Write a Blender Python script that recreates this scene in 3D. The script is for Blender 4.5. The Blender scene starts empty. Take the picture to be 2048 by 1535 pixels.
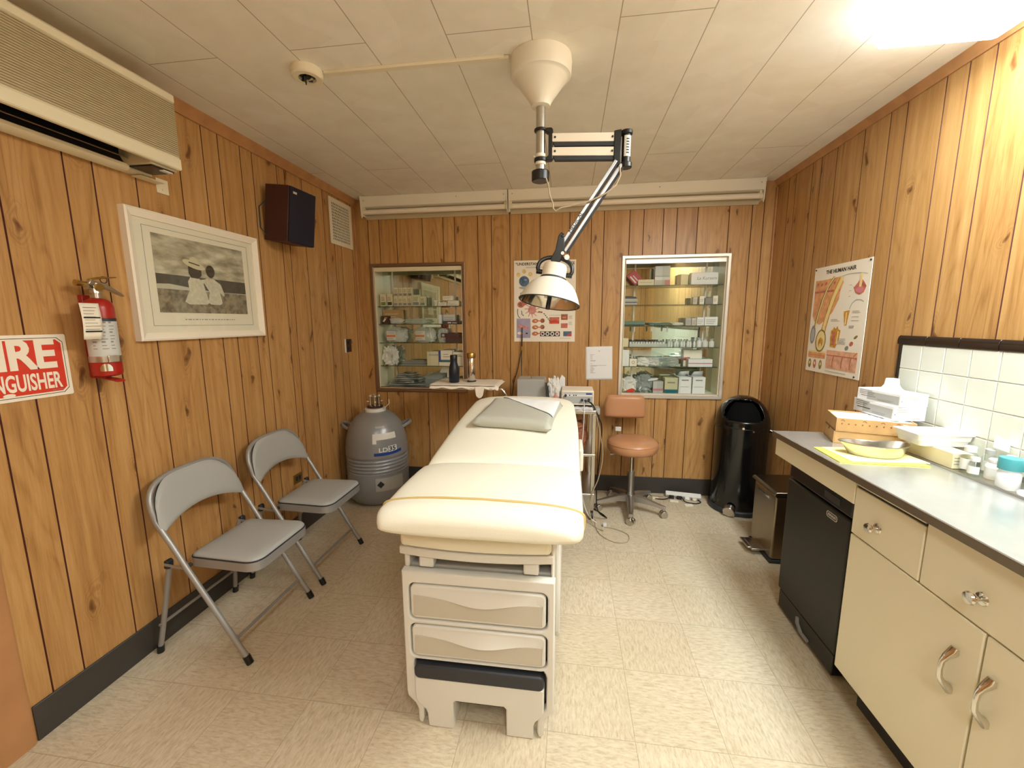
import bpy, bmesh, math, random
from mathutils import Vector, Matrix, noise
random.seed(7)
PI = math.pi
S = bpy.context.scene
COL = S.collection
R = math.radians

# ------------------------------------------------------------------ materials
def lin(c):
    return tuple(((v/255)/12.92 if v/255 <= .04045 else ((v/255+.055)/1.055)**2.4) for v in c)

def mat(name, rgb, rough=.5, metal=0., spec=.5, bump=0., bscale=60., coat=0., var=0., vscale=8.):
    m = bpy.data.materials.new(name); m.use_nodes = True
    nt = m.node_tree; b = nt.nodes['Principled BSDF']
    c = lin(rgb)
    b.inputs['Base Color'].default_value = (*c, 1)
    b.inputs['Roughness'].default_value = rough
    b.inputs['Metallic'].default_value = metal
    b.inputs['Specular IOR Level'].default_value = spec
    b.inputs['Coat Weight'].default_value = coat
    if bump or var:
        tc = nt.nodes.new('ShaderNodeTexCoord')
    if bump:
        n = nt.nodes.new('ShaderNodeTexNoise'); n.inputs['Scale'].default_value = bscale
        n.inputs['Detail'].default_value = 3
        bp = nt.nodes.new('ShaderNodeBump'); bp.inputs['Strength'].default_value = bump
        bp.inputs['Distance'].default_value = .004
        nt.links.new(tc.outputs['Object'], n.inputs['Vector'])
        nt.links.new(n.outputs['Fac'], bp.inputs['Height'])
        nt.links.new(bp.outputs['Normal'], b.inputs['Normal'])
    if var:
        n2 = nt.nodes.new('ShaderNodeTexNoise'); n2.inputs['Scale'].default_value = vscale
        n2.inputs['Detail'].default_value = 4
        r = nt.nodes.new('ShaderNodeValToRGB')
        r.color_ramp.elements[0].position = .3; r.color_ramp.elements[1].position = .7
        r.color_ramp.elements[0].color = (*[v*(1-var) for v in c], 1)
        r.color_ramp.elements[1].color = (*[min(1, v*(1+var)) for v in c], 1)
        nt.links.new(tc.outputs['Object'], n2.inputs['Vector'])
        nt.links.new(n2.outputs['Fac'], r.inputs['Fac'])
        nt.links.new(r.outputs['Color'], b.inputs['Base Color'])
    return m

class NT:
    """small node helper"""
    def __init__(s, name):
        s.m = bpy.data.materials.new(name); s.m.use_nodes = True
        s.t = s.m.node_tree; s.b = s.t.nodes['Principled BSDF']
    def n(s, typ, **kw):
        x = s.t.nodes.new(typ)
        for k, v in kw.items():
            if k in x.inputs: x.inputs[k].default_value = v
            else: setattr(x, k, v)
        return x
    def l(s, a, b): s.t.links.new(a, b)
    def math(s, op, a, b=None, c=None):
        x = s.t.nodes.new('ShaderNodeMath'); x.operation = op
        for i, v in enumerate((a, b, c)):
            if v is None: continue
            if isinstance(v, (int, float)): x.inputs[i].default_value = v
            else: s.l(v, x.inputs[i])
        return x.outputs[0]
    def ramp(s, fac, stops):
        x = s.t.nodes.new('ShaderNodeValToRGB'); e = x.color_ramp.elements
        while len(e) < len(stops): e.new(.5)
        for i, (p, c) in enumerate(stops):
            e[i].position = p; e[i].color = (*c, 1)
        s.l(fac, x.inputs['Fac']); return x.outputs['Color']
    def mix(s, typ, fac, a, b):
        x = s.t.nodes.new('ShaderNodeMix'); x.data_type = 'RGBA'; x.blend_type = typ
        for sock, v in ((x.inputs[0], fac), (x.inputs[6], a), (x.inputs[7], b)):
            if isinstance(v, (int, float)): sock.default_value = v
            elif isinstance(v, tuple): sock.default_value = (*v, 1)
            else: s.l(v, sock)
        return x.outputs[2]
    def xyz(s, x, y, z):
        c = s.t.nodes.new('ShaderNodeCombineXYZ')
        for i, v in enumerate((x, y, z)):
            if isinstance(v, (int, float)): c.inputs[i].default_value = v
            else: s.l(v, c.inputs[i])
        return c.outputs[0]

def wood_panel():
    k = NT('wood_panelling')
    tc = k.n('ShaderNodeTexCoord'); sp = k.n('ShaderNodeSeparateXYZ'); k.l(tc.outputs['Object'], sp.inputs[0])
    at = k.n('ShaderNodeAttribute'); at.attribute_name = 'plank'
    rnd = at.outputs['Fac']
    h = k.math('ADD', sp.outputs[0], sp.outputs[1]); z = sp.outputs[2]
    ho = k.math('ADD', h, k.math('MULTIPLY', rnd, 13.7)); zo = k.math('ADD', z, k.math('MULTIPLY', rnd, 31.))
    # long streaks
    n1 = k.n('ShaderNodeTexNoise', Scale=1., Detail=6., Roughness=.6, Distortion=.6)
    k.l(k.xyz(k.math('MULTIPLY', ho, 30.), 0., k.math('MULTIPLY', zo, 1.1)), n1.inputs['Vector'])
    # cathedral figure
    n2 = k.n('ShaderNodeTexNoise', Scale=1., Detail=2., Roughness=.5, Distortion=.4)
    k.l(k.xyz(k.math('MULTIPLY', ho, 7.), 0., k.math('MULTIPLY', zo, .9)), n2.inputs['Vector'])
    ph = k.math('SINE', k.math('MULTIPLY', n2.outputs['Fac'], 70.))
    nm = k.n('ShaderNodeTexNoise', Scale=1., Detail=1.)
    k.l(k.xyz(k.math('MULTIPLY', ho, 4.), 3., k.math('MULTIPLY', zo, .7)), nm.inputs['Vector'])
    amt = k.n('ShaderNodeMapRange'); k.l(nm.outputs['Fac'], amt.inputs['Value'])
    amt.inputs['From Min'].default_value = .38; amt.inputs['From Max'].default_value = .62; amt.inputs['To Min'].default_value = .2; amt.inputs['To Max'].default_value = 1.
    rings = k.math('MULTIPLY', k.math('POWER', k.math('ADD', k.math('MULTIPLY', ph, .5), .5), 4.), amt.outputs[0])
    # fine grain
    n3 = k.n('ShaderNodeTexNoise', Scale=1., Detail=3., Roughness=.7)
    k.l(k.xyz(k.math('MULTIPLY', ho, 220.), 0., k.math('MULTIPLY', zo, 9.)), n3.inputs['Vector'])
    # knots
    vo = k.n('ShaderNodeTexVoronoi', Scale=1., Randomness=1.); vo.voronoi_dimensions = '2D'
    nd = k.n('ShaderNodeTexNoise', Scale=9., Detail=2.)
    k.l(tc.outputs['Object'], nd.inputs['Vector'])
    k.l(k.xyz(k.math('ADD', k.math('MULTIPLY', ho, 4.2), k.math('MULTIPLY', nd.outputs['Fac'], .45)),
              k.math('ADD', k.math('MULTIPLY', zo, 1.7), k.math('MULTIPLY', nd.outputs['Fac'], .3)), 0.), vo.inputs['Vector'])
    kn = k.n('ShaderNodeMapRange', interpolation_type='SMOOTHSTEP'); k.l(vo.outputs['Distance'], kn.inputs['Value'])
    kn.inputs['From Min'].default_value = .015; kn.inputs['From Max'].default_value = .065
    kn.inputs['To Min'].default_value = 1.; kn.inputs['To Max'].default_value = 0.
    kh = k.n('ShaderNodeMapRange', interpolation_type='SMOOTHSTEP'); k.l(vo.outputs['Distance'], kh.inputs['Value'])
    kh.inputs['From Min'].default_value = .04; kh.inputs['From Max'].default_value = .20
    kh.inputs['To Min'].default_value = 1.; kh.inputs['To Max'].default_value = 0.
    kring = k.math('MULTIPLY', kh.outputs[0], k.math('ADD', k.math('MULTIPLY', k.math('SINE', k.math('MULTIPLY', vo.outputs['Distance'], 190.)), .5), .5))
    f = k.math('ADD', k.math('ADD', k.math('MULTIPLY', n1.outputs['Fac'], .62), .20), k.math('MULTIPLY', rings, -.13))
    f = k.math('ADD', f, k.math('MULTIPLY', k.math('SUBTRACT', n3.outputs['Fac'], .5), .34))
    f = k.math('ADD', f, k.math('MULTIPLY', k.math('SUBTRACT', rnd, .5), .10))
    c = k.ramp(f, [(.14, lin((122, 84, 44))), (.34, lin((164, 119, 68))), (.50, lin((187, 142, 87))), (.70, lin((204, 162, 107)))])
    c = k.mix('MIX', k.math('MULTIPLY', kring, .35), c, lin((124, 76, 36)))
    c = k.mix('MIX', k.math('MULTIPLY', kn.outputs[0], .8), c, lin((92, 50, 22)))
    k.l(c, k.b.inputs['Base Color'])
    k.b.inputs['Roughness'].default_value = .38
    k.b.inputs['Specular IOR Level'].default_value = .45
    bp = k.n('ShaderNodeBump', Strength=.12, Distance=.002); k.l(f, bp.inputs['Height']); k.l(bp.outputs[0], k.b.inputs['Normal'])
    return k.m

def ceiling_mat():
    k = NT('ceiling_planks')
    tc = k.n('ShaderNodeTexCoord'); sp = k.n('ShaderNodeSeparateXYZ'); k.l(tc.outputs['Object'], sp.inputs[0])
    br = k.n('ShaderNodeTexBrick', offset=.5, offset_frequency=2, squash=1.)
    br.inputs['Color1'].default_value = (0, 0, 0, 1); br.inputs['Color2'].default_value = (0, 0, 0, 1); br.inputs['Mortar'].default_value = (1, 1, 1, 1)
    br.inputs['Scale'].default_value = 1.; br.inputs['Mortar Size'].default_value = .0022; br.inputs['Mortar Smooth'].default_value = .3
    br.inputs['Brick Width'].default_value = 2.44; br.inputs['Row Height'].default_value = .3045
    k.l(k.xyz(k.math('ADD', sp.outputs[1], 100*1.22-1.602), k.math('ADD', sp.outputs[0], .757+.3045*40), 0.), br.inputs['Vector'])
    vo = k.n('ShaderNodeTexVoronoi', Scale=6.5, Randomness=1.); vo.feature = 'F1'; vo.voronoi_dimensions = '2D'
    k.l(tc.outputs['Object'], vo.inputs['Vector'])
    fan = k.math('SINE', k.math('MULTIPLY', vo.outputs['Distance'], 120.))
    sepc = k.n('ShaderNodeSeparateColor'); k.l(vo.outputs['Color'], sepc.inputs[0])
    no = k.n('ShaderNodeTexNoise', Scale=9., Detail=4.); k.l(tc.outputs['Object'], no.inputs['Vector'])
    base = k.ramp(no.outputs['Fac'], [(.25, lin((238, 233, 219))), (.75, lin((246, 242, 231)))])
    base = k.mix('MULTIPLY', k.math('MULTIPLY', sepc.outputs[0], .14), base, lin((214, 204, 184)))
    c = k.mix('MIX', k.math('MULTIPLY', br.outputs['Fac'], .62), base, lin((120, 96, 62)))
    k.l(c, k.b.inputs['Base Color']); k.b.inputs['Roughness'].default_value = .62
    k.b.inputs['Specular IOR Level'].default_value = .3
    hgt = k.math('ADD', k.math('MULTIPLY', fan, .05), k.math('ADD', k.math('MULTIPLY', sepc.outputs[1], .5), k.math('MULTIPLY', br.outputs['Fac'], -1.)))
    bp = k.n('ShaderNodeBump', Strength=.16, Distance=.006); k.l(hgt, bp.inputs['Height']); k.l(bp.outputs[0], k.b.inputs['Normal'])
    return k.m

def floor_mat():
    k = NT('vinyl_floor_tiles')
    tc = k.n('ShaderNodeTexCoord'); sp = k.n('ShaderNodeSeparateXYZ'); k.l(tc.outputs['Object'], sp.inputs[0])
    x = k.math('DIVIDE', k.math('ADD', sp.outputs[0], .967+3.048), .3048)
    y = k.math('DIVIDE', k.math('ADD', sp.outputs[1], 3.048-1.2756), .3048)
    fx = k.math('FRACT', x); fy = k.math('FRACT', y)
    ix = k.math('FLOOR', x); iy = k.math('FLOOR', y)
    ex = k.math('MINIMUM', fx, k.math('SUBTRACT', 1., fx)); ey = k.math('MINIMUM', fy, k.math('SUBTRACT', 1., fy))
    e = k.math('MINIMUM', ex, ey)
    seam = k.n('ShaderNodeMapRange'); k.l(e, seam.inputs['Value'])
    seam.inputs['From Min'].default_value = .002; seam.inputs['From Max'].default_value = .006
    seam.inputs['To Min'].default_value = 1.; seam.inputs['To Max'].default_value = 0.
    par = k.math('MODULO', k.math('ADD', ix, iy), 2.)
    wn = k.n('ShaderNodeTexWhiteNoise'); wn.noise_dimensions = '2D'; k.l(k.xyz(ix, iy, 0.), wn.inputs['Vector'])
    nA = k.n('ShaderNodeTexNoise', Scale=1., Detail=4., Roughness=.65, Distortion=.6)
    nB = k.n('ShaderNodeTexNoise', Scale=1., Detail=4., Roughness=.65, Distortion=.6)
    k.l(k.xyz(k.math('MULTIPLY', x, 9.), k.math('MULTIPLY', y, 34.), ix), nA.inputs['Vector'])
    k.l(k.xyz(k.math('MULTIPLY', x, 34.), k.math('MULTIPLY', y, 9.), iy), nB.inputs['Vector'])
    f = k.n('ShaderNodeMix'); f.data_type = 'FLOAT'
    k.l(par, f.inputs[0]); k.l(nA.outputs['Fac'], f.inputs[2]); k.l(nB.outputs['Fac'], f.inputs[3])
    c = k.ramp(f.outputs[0], [(.33, lin((196, 180, 152))), (.46, lin((212, 199, 174))), (.62, lin((224, 213, 190)))])
    c = k.mix('MULTIPLY', k.math('MULTIPLY', wn.outputs['Value'], .22), c, lin((225, 216, 200)))
    wear = k.n('ShaderNodeTexNoise', Scale=1.4, Detail=5.); k.l(tc.outputs['Object'], wear.inputs['Vector'])
    c = k.mix('MULTIPLY', .5, c, k.ramp(wear.outputs['Fac'], [(.3, lin((228, 220, 206))), (.65, (1, 1, 1))]))
    c = k.mix('MIX', k.math('MULTIPLY', seam.outputs[0], .42), c, lin((120, 98, 68)))
    k.l(c, k.b.inputs['Base Color']); k.b.inputs['Roughness'].default_value = .42
    k.b.inputs['Specular IOR Level'].default_value = .35
    bp = k.n('ShaderNodeBump', Strength=.25, Distance=.001); k.l(k.math('MULTIPLY', seam.outputs[0], -1.), bp.inputs['Height']); k.l(bp.outputs[0], k.b.inputs['Normal'])
    return k.m

def glass_mat(name, tint=(.97, .985, .975), gloss=.9, refl=.03):
    k = NT(name); k.t.nodes.remove(k.b)
    out = k.t.nodes['Material Output']
    tr = k.n('ShaderNodeBsdfTransparent'); tr.inputs[0].default_value = (*tint, 1)
    gl = k.n('ShaderNodeBsdfGlossy'); gl.inputs['Roughness'].default_value = .02; gl.inputs[0].default_value = (gloss, gloss, gloss, 1)
    fr = k.n('ShaderNodeLayerWeight'); fr.inputs['Blend'].default_value = .5
    sch = k.math('ADD', k.math('MULTIPLY', k.math('POWER', fr.outputs['Facing'], 5.), .9), refl)
    mx = k.n('ShaderNodeMixShader'); k.l(sch, mx.inputs[0]); k.l(tr.outputs[0], mx.inputs[1]); k.l(gl.outputs[0], mx.inputs[2])
    k.l(mx.outputs[0], out.inputs[0]); return k.m

def film_mat(name, rgb, opac, rough=.2):
    k = NT(name); out = k.t.nodes['Material Output']
    k.b.inputs['Base Color'].default_value = (*lin(rgb), 1); k.b.inputs['Roughness'].default_value = rough
    tr = k.n('ShaderNodeBsdfTransparent')
    mx = k.n('ShaderNodeMixShader'); mx.inputs[0].default_value = opac
    k.l(tr.outputs[0], mx.inputs[1]); k.l(k.b.outputs[0], mx.inputs[2]); k.l(mx.outputs[0], out.inputs[0]); return k.m

def emit_mat(name, rgb, strength):
    k = NT(name)
    k.b.inputs['Base Color'].default_value = (*lin((240, 240, 240)), 1)
    k.b.inputs['Emission Color'].default_value = (*rgb, 1); k.b.inputs['Emission Strength'].default_value = strength
    return k.m

M = {}
M['wood'] = wood_panel(); M['ceil'] = ceiling_mat(); M['floor'] = floor_mat()
M['groove'] = mat('groove_dark', (80, 30, 18), .7)
M['trimwood'] = mat('trim_wood', (184, 134, 88), .4, var=.15, vscale=14)
M['jamb'] = mat('jamb_wood', (190, 138, 92), .5, var=.12, vscale=6)
M['base'] = mat('vinyl_baseboard', (62, 58, 54), .5)
M['white'] = mat('white_paint', (236, 230, 214), .45)
M['cream'] = mat('cream_enamel', (232, 223, 194), .35)
M['creamv'] = mat('cream_vinyl', (244, 240, 222), .42, bump=.12, bscale=220)
M['piping'] = mat('gold_piping', (206, 178, 116), .5)
M['tshell'] = mat('table_shell', (222, 219, 210), .42)
M['tpanel'] = mat('table_panel_shaded', (200, 192, 176), .5)  # shell tone darkened for shade under the drawer grips; cartons reuse it
M['tgrey'] = mat('table_recess', (176, 172, 162), .5)
M['dark'] = mat('dark_rubber', (46, 48, 54), .5)
M['black'] = mat('black_plastic', (22, 22, 22), .35)
M['blackgloss'] = mat('black_enamel', (14, 14, 13), .16, spec=.6)
M['fridge'] = mat('black_fridge', (40, 39, 36), .45, spec=.35)
M['steel'] = mat('brushed_steel', (196, 192, 184), .3, 1., bump=.05, bscale=300)
M['chrome'] = mat('chrome', (220, 216, 208), .12, 1.)
M['alu'] = mat('aluminium', (178, 178, 178), .36, 1.)
M['counter'] = mat('steel_counter', (198, 200, 198), .25, .72, var=.05, vscale=16)
M['counteredge'] = mat('counter_edge', (124, 112, 96), .4, .6)
M['greyvinyl'] = mat('grey_vinyl', (170, 171, 168), .5, bump=.1, bscale=200)
M['greymetal'] = mat('grey_tube', (158, 156, 152), .35, .3)
M['greypillow'] = mat('grey_pillow', (182, 182, 170), .5)
M['paper'] = mat('paper_white', (236, 236, 235), .7)
M['paperw'] = mat('paper_warm', (242, 232, 214), .7)
M['tan'] = mat('tan_vinyl', (196, 142, 102), .36, bump=.1, bscale=160)
M['dewar'] = mat('dewar_grey', (146, 147, 147), .3, .2)
M['red'] = mat('red_enamel', (168, 34, 24), .3)
M['signred'] = mat('sign_red', (214, 58, 34), .5)
M['ink'] = mat('ink_black', (30, 28, 28), .7)
M['inkgrey'] = mat('ink_grey', (140, 138, 136), .8)
M['mirror'] = mat('mirror', (205, 212, 200), .015, 1.)
M['glass'] = glass_mat('clear_glass')
M['shelfglass'] = glass_mat('shelf_glass', (.80, .90, .84))
M['shelfedge'] = mat('shelf_edge', (58, 74, 62), .2)
M['bronze'] = mat('frame_metal_brown', (150, 126, 104), .32, .85)
M['silver'] = mat('frame_metal_silver', (226, 220, 208), .32, .6)
M['kraft'] = mat('cardboard', (196, 156, 104), .7, var=.08, vscale=20)
M['yellow'] = mat('yellow_folder', (238, 230, 96), .6)
M['ltyellow'] = mat('pale_yellow_folder', (246, 240, 170), .6)
M['teal'] = mat('teal_plastic', (70, 150, 156), .4)
M['tile'] = mat('glazed_tile', (226, 228, 216), .12)
M['grout'] = mat('grout', (240, 236, 220), .7)
M['tileblack'] = mat('black_tile', (40, 30, 24), .15)
M['navy'] = mat('navy_grille', (24, 22, 40), .8, bump=.2, bscale=500)
M['maroonwood'] = mat('speaker_cabinet', (66, 34, 26), .5)
M['ivory'] = mat('ivory_plastic', (232, 222, 196), .45)
M['acgrille'] = mat('grille_beige', (188, 174, 142), .5)
M['brownplate'] = mat('brown_plate', (62, 34, 22), .4)
M['blue'] = mat('label_blue', (34, 62, 140), .5)
M['labelw'] = mat('label_white', (226, 224, 218), .45)
M['labelg'] = mat('label_grey', (176, 176, 172), .45)
M['plast'] = film_mat('clear_plastic', (225, 232, 224), .42)
M['plastd'] = film_mat('blister_plastic', (160, 172, 172), .7)
M['pink'] = mat('print_pink', (214, 130, 140), .6)
M['orange'] = mat('print_orange', (216, 128, 84), .6)
M['green'] = mat('print_green', (120, 140, 70), .6)
M['dkgreen'] = mat('print_dark_green', (40, 60, 54), .6)
M['maroon'] = mat('box_maroon', (58, 30, 44), .5)
M['tealbox'] = mat('box_teal', (24, 112, 122), .6)
M['greenlid'] = mat('green_case', (88, 124, 112), .5)
M['redbox'] = mat('box_red', (176, 52, 66), .5)
M['carton'] = mat('carton_cream', (226, 214, 178), .6)
M['silverfoil'] = mat('grey_carton', (200, 200, 196), .45)
M['brass'] = mat('brass', (190, 160, 90), .3, 1.)
M['cord'] = mat('cord_tan', (176, 158, 130), .6)
M['glassvial'] = glass_mat('vial_glass', (.90, .93, .92))

# ------------------------------------------------------------------ mesh builder
class MB:
    def __init__(s): s.bm = bmesh.new()
    def faces(s, vs, fs, mi=0):
        bv = [s.bm.verts.new(v) for v in vs]; out = []
        for f in fs:
            try:
                q = s.bm.faces.new([bv[i] for i in f]); q.material_index = mi; out.append(q)
            except ValueError: pass
        return bv, out
    def box(s, x0, x1, y0, y1, z0, z1, mi=0, mx=None):
        x0, x1 = sorted((x0, x1)); y0, y1 = sorted((y0, y1)); z0, z1 = sorted((z0, z1))
        vs = [Vector(p) for p in ((x0,y0,z0),(x1,y0,z0),(x1,y1,z0),(x0,y1,z0),(x0,y0,z1),(x1,y0,z1),(x1,y1,z1),(x0,y1,z1))]
        if mx: vs = [mx @ v for v in vs]
        s.faces(vs, [(0,3,2,1),(4,5,6,7),(0,1,5,4),(1,2,6,5),(2,3,7,6),(3,0,4,7)], mi); return s
    def prism(s, poly, axis, a0, a1, mi=0, mx=None):
        n = len(poly)
        def P(p, a):
            v = {'x': Vector((a, p[0], p[1])), 'y': Vector((p[0], a, p[1])), 'z': Vector((p[0], p[1], a))}[axis]
            return mx @ v if mx else v
        vs = [P(p, a0) for p in poly] + [P(p, a1) for p in poly]
        fs = [tuple(range(n)), tuple(range(2*n-1, n-1, -1))] + [(i, (i+1) % n, n+(i+1) % n, n+i) for i in range(n)]
        s.faces(vs, fs, mi); return s
    def tube(s, pts, r, seg=10, mi=0, closed=False, caps=True, flat=None):
        pts = [Vector(p) for p in pts]; n = len(pts)
        rr = r if isinstance(r, (list, tuple)) else [r]*n
        T = []
        for i in range(n):
            a = pts[(i-1) % n] if (closed or i > 0) else pts[i]
            b = pts[(i+1) % n] if (closed or i < n-1) else pts[i]
            T.append((b-a).normalized())
        up = Vector((0,0,1)) if abs(T[0].z) < .9 else Vector((1,0,0))
        N = (up - T[0]*up.dot(T[0])).normalized(); rings = []
        for i in range(n):
            N = (N - T[i]*N.dot(T[i])).normalized(); B = T[i].cross(N)
            ring = []
            for k in range(seg):
                a = 2*PI*k/seg
                fy = flat if flat else 1.
                ring.append(s.bm.verts.new(pts[i] + (N*math.cos(a) + B*math.sin(a)*fy)*rr[i]))
            rings.append(ring)
        m = n if closed else n-1
        for i in range(m):
            A, Bq = rings[i], rings[(i+1) % n]
            for k in range(seg):
                f = s.bm.faces.new((A[k], A[(k+1) % seg], Bq[(k+1) % seg], Bq[k])); f.material_index = mi
        if caps and not closed:
            for ring, fl in ((rings[0], True), (rings[-1], False)):
                f = s.bm.faces.new(list(reversed(ring)) if fl else ring); f.material_index = mi
        return s
    def cyl(s, p0, p1, r0, r1=None, seg=24, mi=0, caps=True):
        return s.tube([p0, p1], [r0, r0 if r1 is None else r1], seg, mi, caps=caps)
    def lathe(s, prof, mx=None, seg=40, mi=0, cap0=True, cap1=True, sx=1., sy=1.):
        rings = []
        for r, z in prof:
            ring = []
            for k in range(seg):
                a = 2*PI*k/seg; v = Vector((r*math.cos(a)*sx, r*math.sin(a)*sy, z))
                ring.append(s.bm.verts.new(mx @ v if mx else v))
            rings.append(ring)
        for A, B in zip(rings, rings[1:]):
            for k in range(seg):
                f = s.bm.faces.new((A[k], A[(k+1) % seg], B[(k+1) % seg], B[k])); f.material_index = mi
        if cap0: f = s.bm.faces.new(list(reversed(rings[0]))); f.material_index = mi
        if cap1: f = s.bm.faces.new(rings[-1]); f.material_index = mi
        return s
    def grid(s, fn, nu, nv, mi=0, closeu=False):
        V = [[s.bm.verts.new(fn(i/nu, j/nv)) for j in range(nv+1)] for i in range(nu if closeu else nu+1)]
        L = len(V)
        for i in range(nu):
            for j in range(nv):
                f = s.bm.faces.new((V[i][j], V[(i+1) % L][j], V[(i+1) % L][j+1], V[i][j+1])); f.material_index = mi
        return V
    def rings(s, R_, mi=0, caps=True):
        RV = [[s.bm.verts.new(p) for p in ring] for ring in R_]; n = len(RV[0])
        for A, B in zip(RV, RV[1:]):
            for k in range(n):
                f = s.bm.faces.new((A[k], A[(k+1) % n], B[(k+1) % n], B[k])); f.material_index = mi
        if caps:
            f = s.bm.faces.new(list(reversed(RV[0]))); f.material_index = mi
            f = s.bm.faces.new(RV[-1]); f.material_index = mi
        return s
    def blob(s, c, rad, amp=.3, freq=3., seed=0, sub=4, flatz=None, mi=0, sharp=True):
        r = bmesh.ops.create_icosphere(s.bm, subdivisions=sub, radius=1.)
        for v in r['verts']:
            d = v.co.normalized()
            q = d*freq + Vector((seed*7.3, seed*3.1, seed*1.7))
            k = noise.turbulence(q, 3, sharp) if sharp else noise.noise(q)
            e = .62
            bx = Vector([math.copysign(abs(a)**e, a) for a in d])
            p = Vector((bx.x*rad[0], bx.y*rad[1], bx.z*rad[2]))*(1+amp*(k-.5))
            p += Vector(c)
            if flatz is not None and p.z < flatz: p.z = flatz
            v.co = p
        fs = {f for v in r['verts'] for f in v.link_faces}
        for f in fs: f.material_index = mi
        return s
    def add_mesh(s, me, mx, mi=0):
        n0 = len(s.bm.faces); nv = len(s.bm.verts)
        s.bm.from_mesh(me); s.bm.verts.ensure_lookup_table(); s.bm.faces.ensure_lookup_table()
        for v in s.bm.verts[nv:]: v.co = mx @ v.co
        for f in s.bm.faces[n0:]: f.material_index = mi
        return s
    def build(s, name, mats, parent=None, bevel=0., ang=32, smooth=True, origin=None, seg=2, sub=0):
        bm = s.bm
        bmesh.ops.recalc_face_normals(bm, faces=bm.faces)
        me = bpy.data.meshes.new(name)
        if parent is not None: off = ORG.get(parent.name, Vector())
        elif origin is not None: off = Vector(origin)
        else:
            xs = [v.co for v in bm.verts]
            off = Vector(((min(v.x for v in xs)+max(v.x for v in xs))/2, (min(v.y for v in xs)+max(v.y for v in xs))/2, min(v.z for v in xs)))
        if off.length: bmesh.ops.translate(bm, verts=bm.verts, vec=-off)
        if smooth:
            for f in bm.faces: f.smooth = True
        bm.to_mesh(me); bm.free()
        if smooth: me.set_sharp_from_angle(angle=R(ang))
        if not isinstance(mats, (list, tuple)): mats = [mats]
        for m in mats: me.materials.append(M[m] if isinstance(m, str) else m)
        o = bpy.data.objects.new(name, me); COL.objects.link(o)
        if parent is not None:
            o.parent = parent; ORG[o.name] = off
        else:
            o.location = off; ORG[o.name] = off.copy()
        if bevel:
            b = o.modifiers.new('bevel', 'BEVEL'); b.width = bevel; b.segments = seg; b.limit_method = 'ANGLE'; b.angle_limit = R(40)
            b.harden_normals = False
        if sub:
            b = o.modifiers.new('sub', 'SUBSURF'); b.levels = sub; b.render_levels = sub
        return o
ORG = {}

def tag(o, label, cat, group=None, kind=None):
    if label: o['label'] = label
    if cat: o['category'] = cat
    if group: o['group'] = group
    if kind: o['kind'] = kind
    return o
def thing(name, loc, label, cat, group=None):
    o = bpy.data.objects.new(name, None); COL.objects.link(o); o.empty_display_size = .05
    o.location = loc; ORG[o.name] = Vector(loc)
    return tag(o, label, cat, group)
def struct(o): o['kind'] = 'structure'; return o
def dup(o, parent=None):
    c = o.copy(); COL.objects.link(c)
    if parent is not None: c.parent = parent
    for ch in [x for x in bpy.data.objects if x.parent == o]: dup(ch, c)
    return c
def copy_thing(o, loc, label, group=None, rotz=None):
    c = dup(o); c.location = loc; c['label'] = label
    if rotz is not None: c.rotation_euler = (0, 0, rotz)
    if group: c['group'] = group
    return c

# --- wall frames: right, up, outward
def fr(o, kind):
    X, Z = {'back': ((1,0,0),(0,-1,0)), 'left': ((0,1,0),(1,0,0)), 'right': ((0,-1,0),(-1,0,0)), 'top': ((1,0,0),(0,0,1)), 'front': ((-1,0,0),(0,1,0))}[kind]
    Y = (0,1,0) if kind == 'top' else (0,0,1)
    return Matrix(((X[0],Y[0],Z[0],o[0]),(X[1],Y[1],Z[1],o[1]),(X[2],Y[2],Z[2],o[2]),(0,0,0,1)))

def curve_mesh(cu):
    o = bpy.data.objects.new('tmp_curve', cu); COL.objects.link(o)
    bpy.context.view_layer.update()
    dg = bpy.context.evaluated_depsgraph_get()
    me = bpy.data.meshes.new_from_object(o.evaluated_get(dg))
    bpy.data.objects.remove(o); bpy.data.curves.remove(cu)
    return me
def text_mesh(s, size, extrude=.0004, align='CENTER', shear=0., bold=0., sx=1., spacing=1.):
    cu = bpy.data.curves.new('txt', 'FONT'); cu.body = s; cu.size = size; cu.extrude = extrude
    cu.align_x = align; cu.align_y = 'CENTER'; cu.shear = shear; cu.offset = bold; cu.space_character = spacing
    cu.resolution_u = 3
    me = curve_mesh(cu)
    if sx != 1.:
        for v in me.vertices: v.co.x *= sx
    return me
def rrect(x0, x1, y0, y1, r, n=6):
    out = []
    for cx, cy, a0 in ((x1-r, y1-r, 0), (x0+r, y1-r, 90), (x0+r, y0+r, 180), (x1-r, y0+r, 270)):
        for i in range(n+1):
            a = R(a0+90*i/n); out.append((cx+r*math.cos(a), cy+r*math.sin(a)))
    return out
def circ(cx, cy, r, n=24, ry=None, rot=0.):
    ry = r if ry is None else ry; c, s_ = math.cos(rot), math.sin(rot)
    out = []
    for i in range(n):
        a = 2*PI*i/n; u, v = r*math.cos(a), ry*math.sin(a); out.append((cx+u*c-v*s_, cy+u*s_+v*c))
    return out
def plate_mesh(outer, holes=(), depth=.01, bev=0., res=2):
    """2D plate with holes, thickness depth centred on 0, bevelled rim"""
    cu = bpy.data.curves.new('plate', 'CURVE'); cu.dimensions = '2D'; cu.fill_mode = 'BOTH'
    cu.extrude = max(depth/2-bev, 0.); cu.bevel_depth = bev; cu.bevel_resolution = res; cu.offset = -bev
    for poly in [outer]+list(holes):
        sp = cu.splines.new('POLY'); sp.points.add(len(poly)-1); sp.use_cyclic_u = True
        for p, q in zip(sp.points, poly): p.co = (q[0], q[1], 0, 1)
    return curve_mesh(cu)
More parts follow.
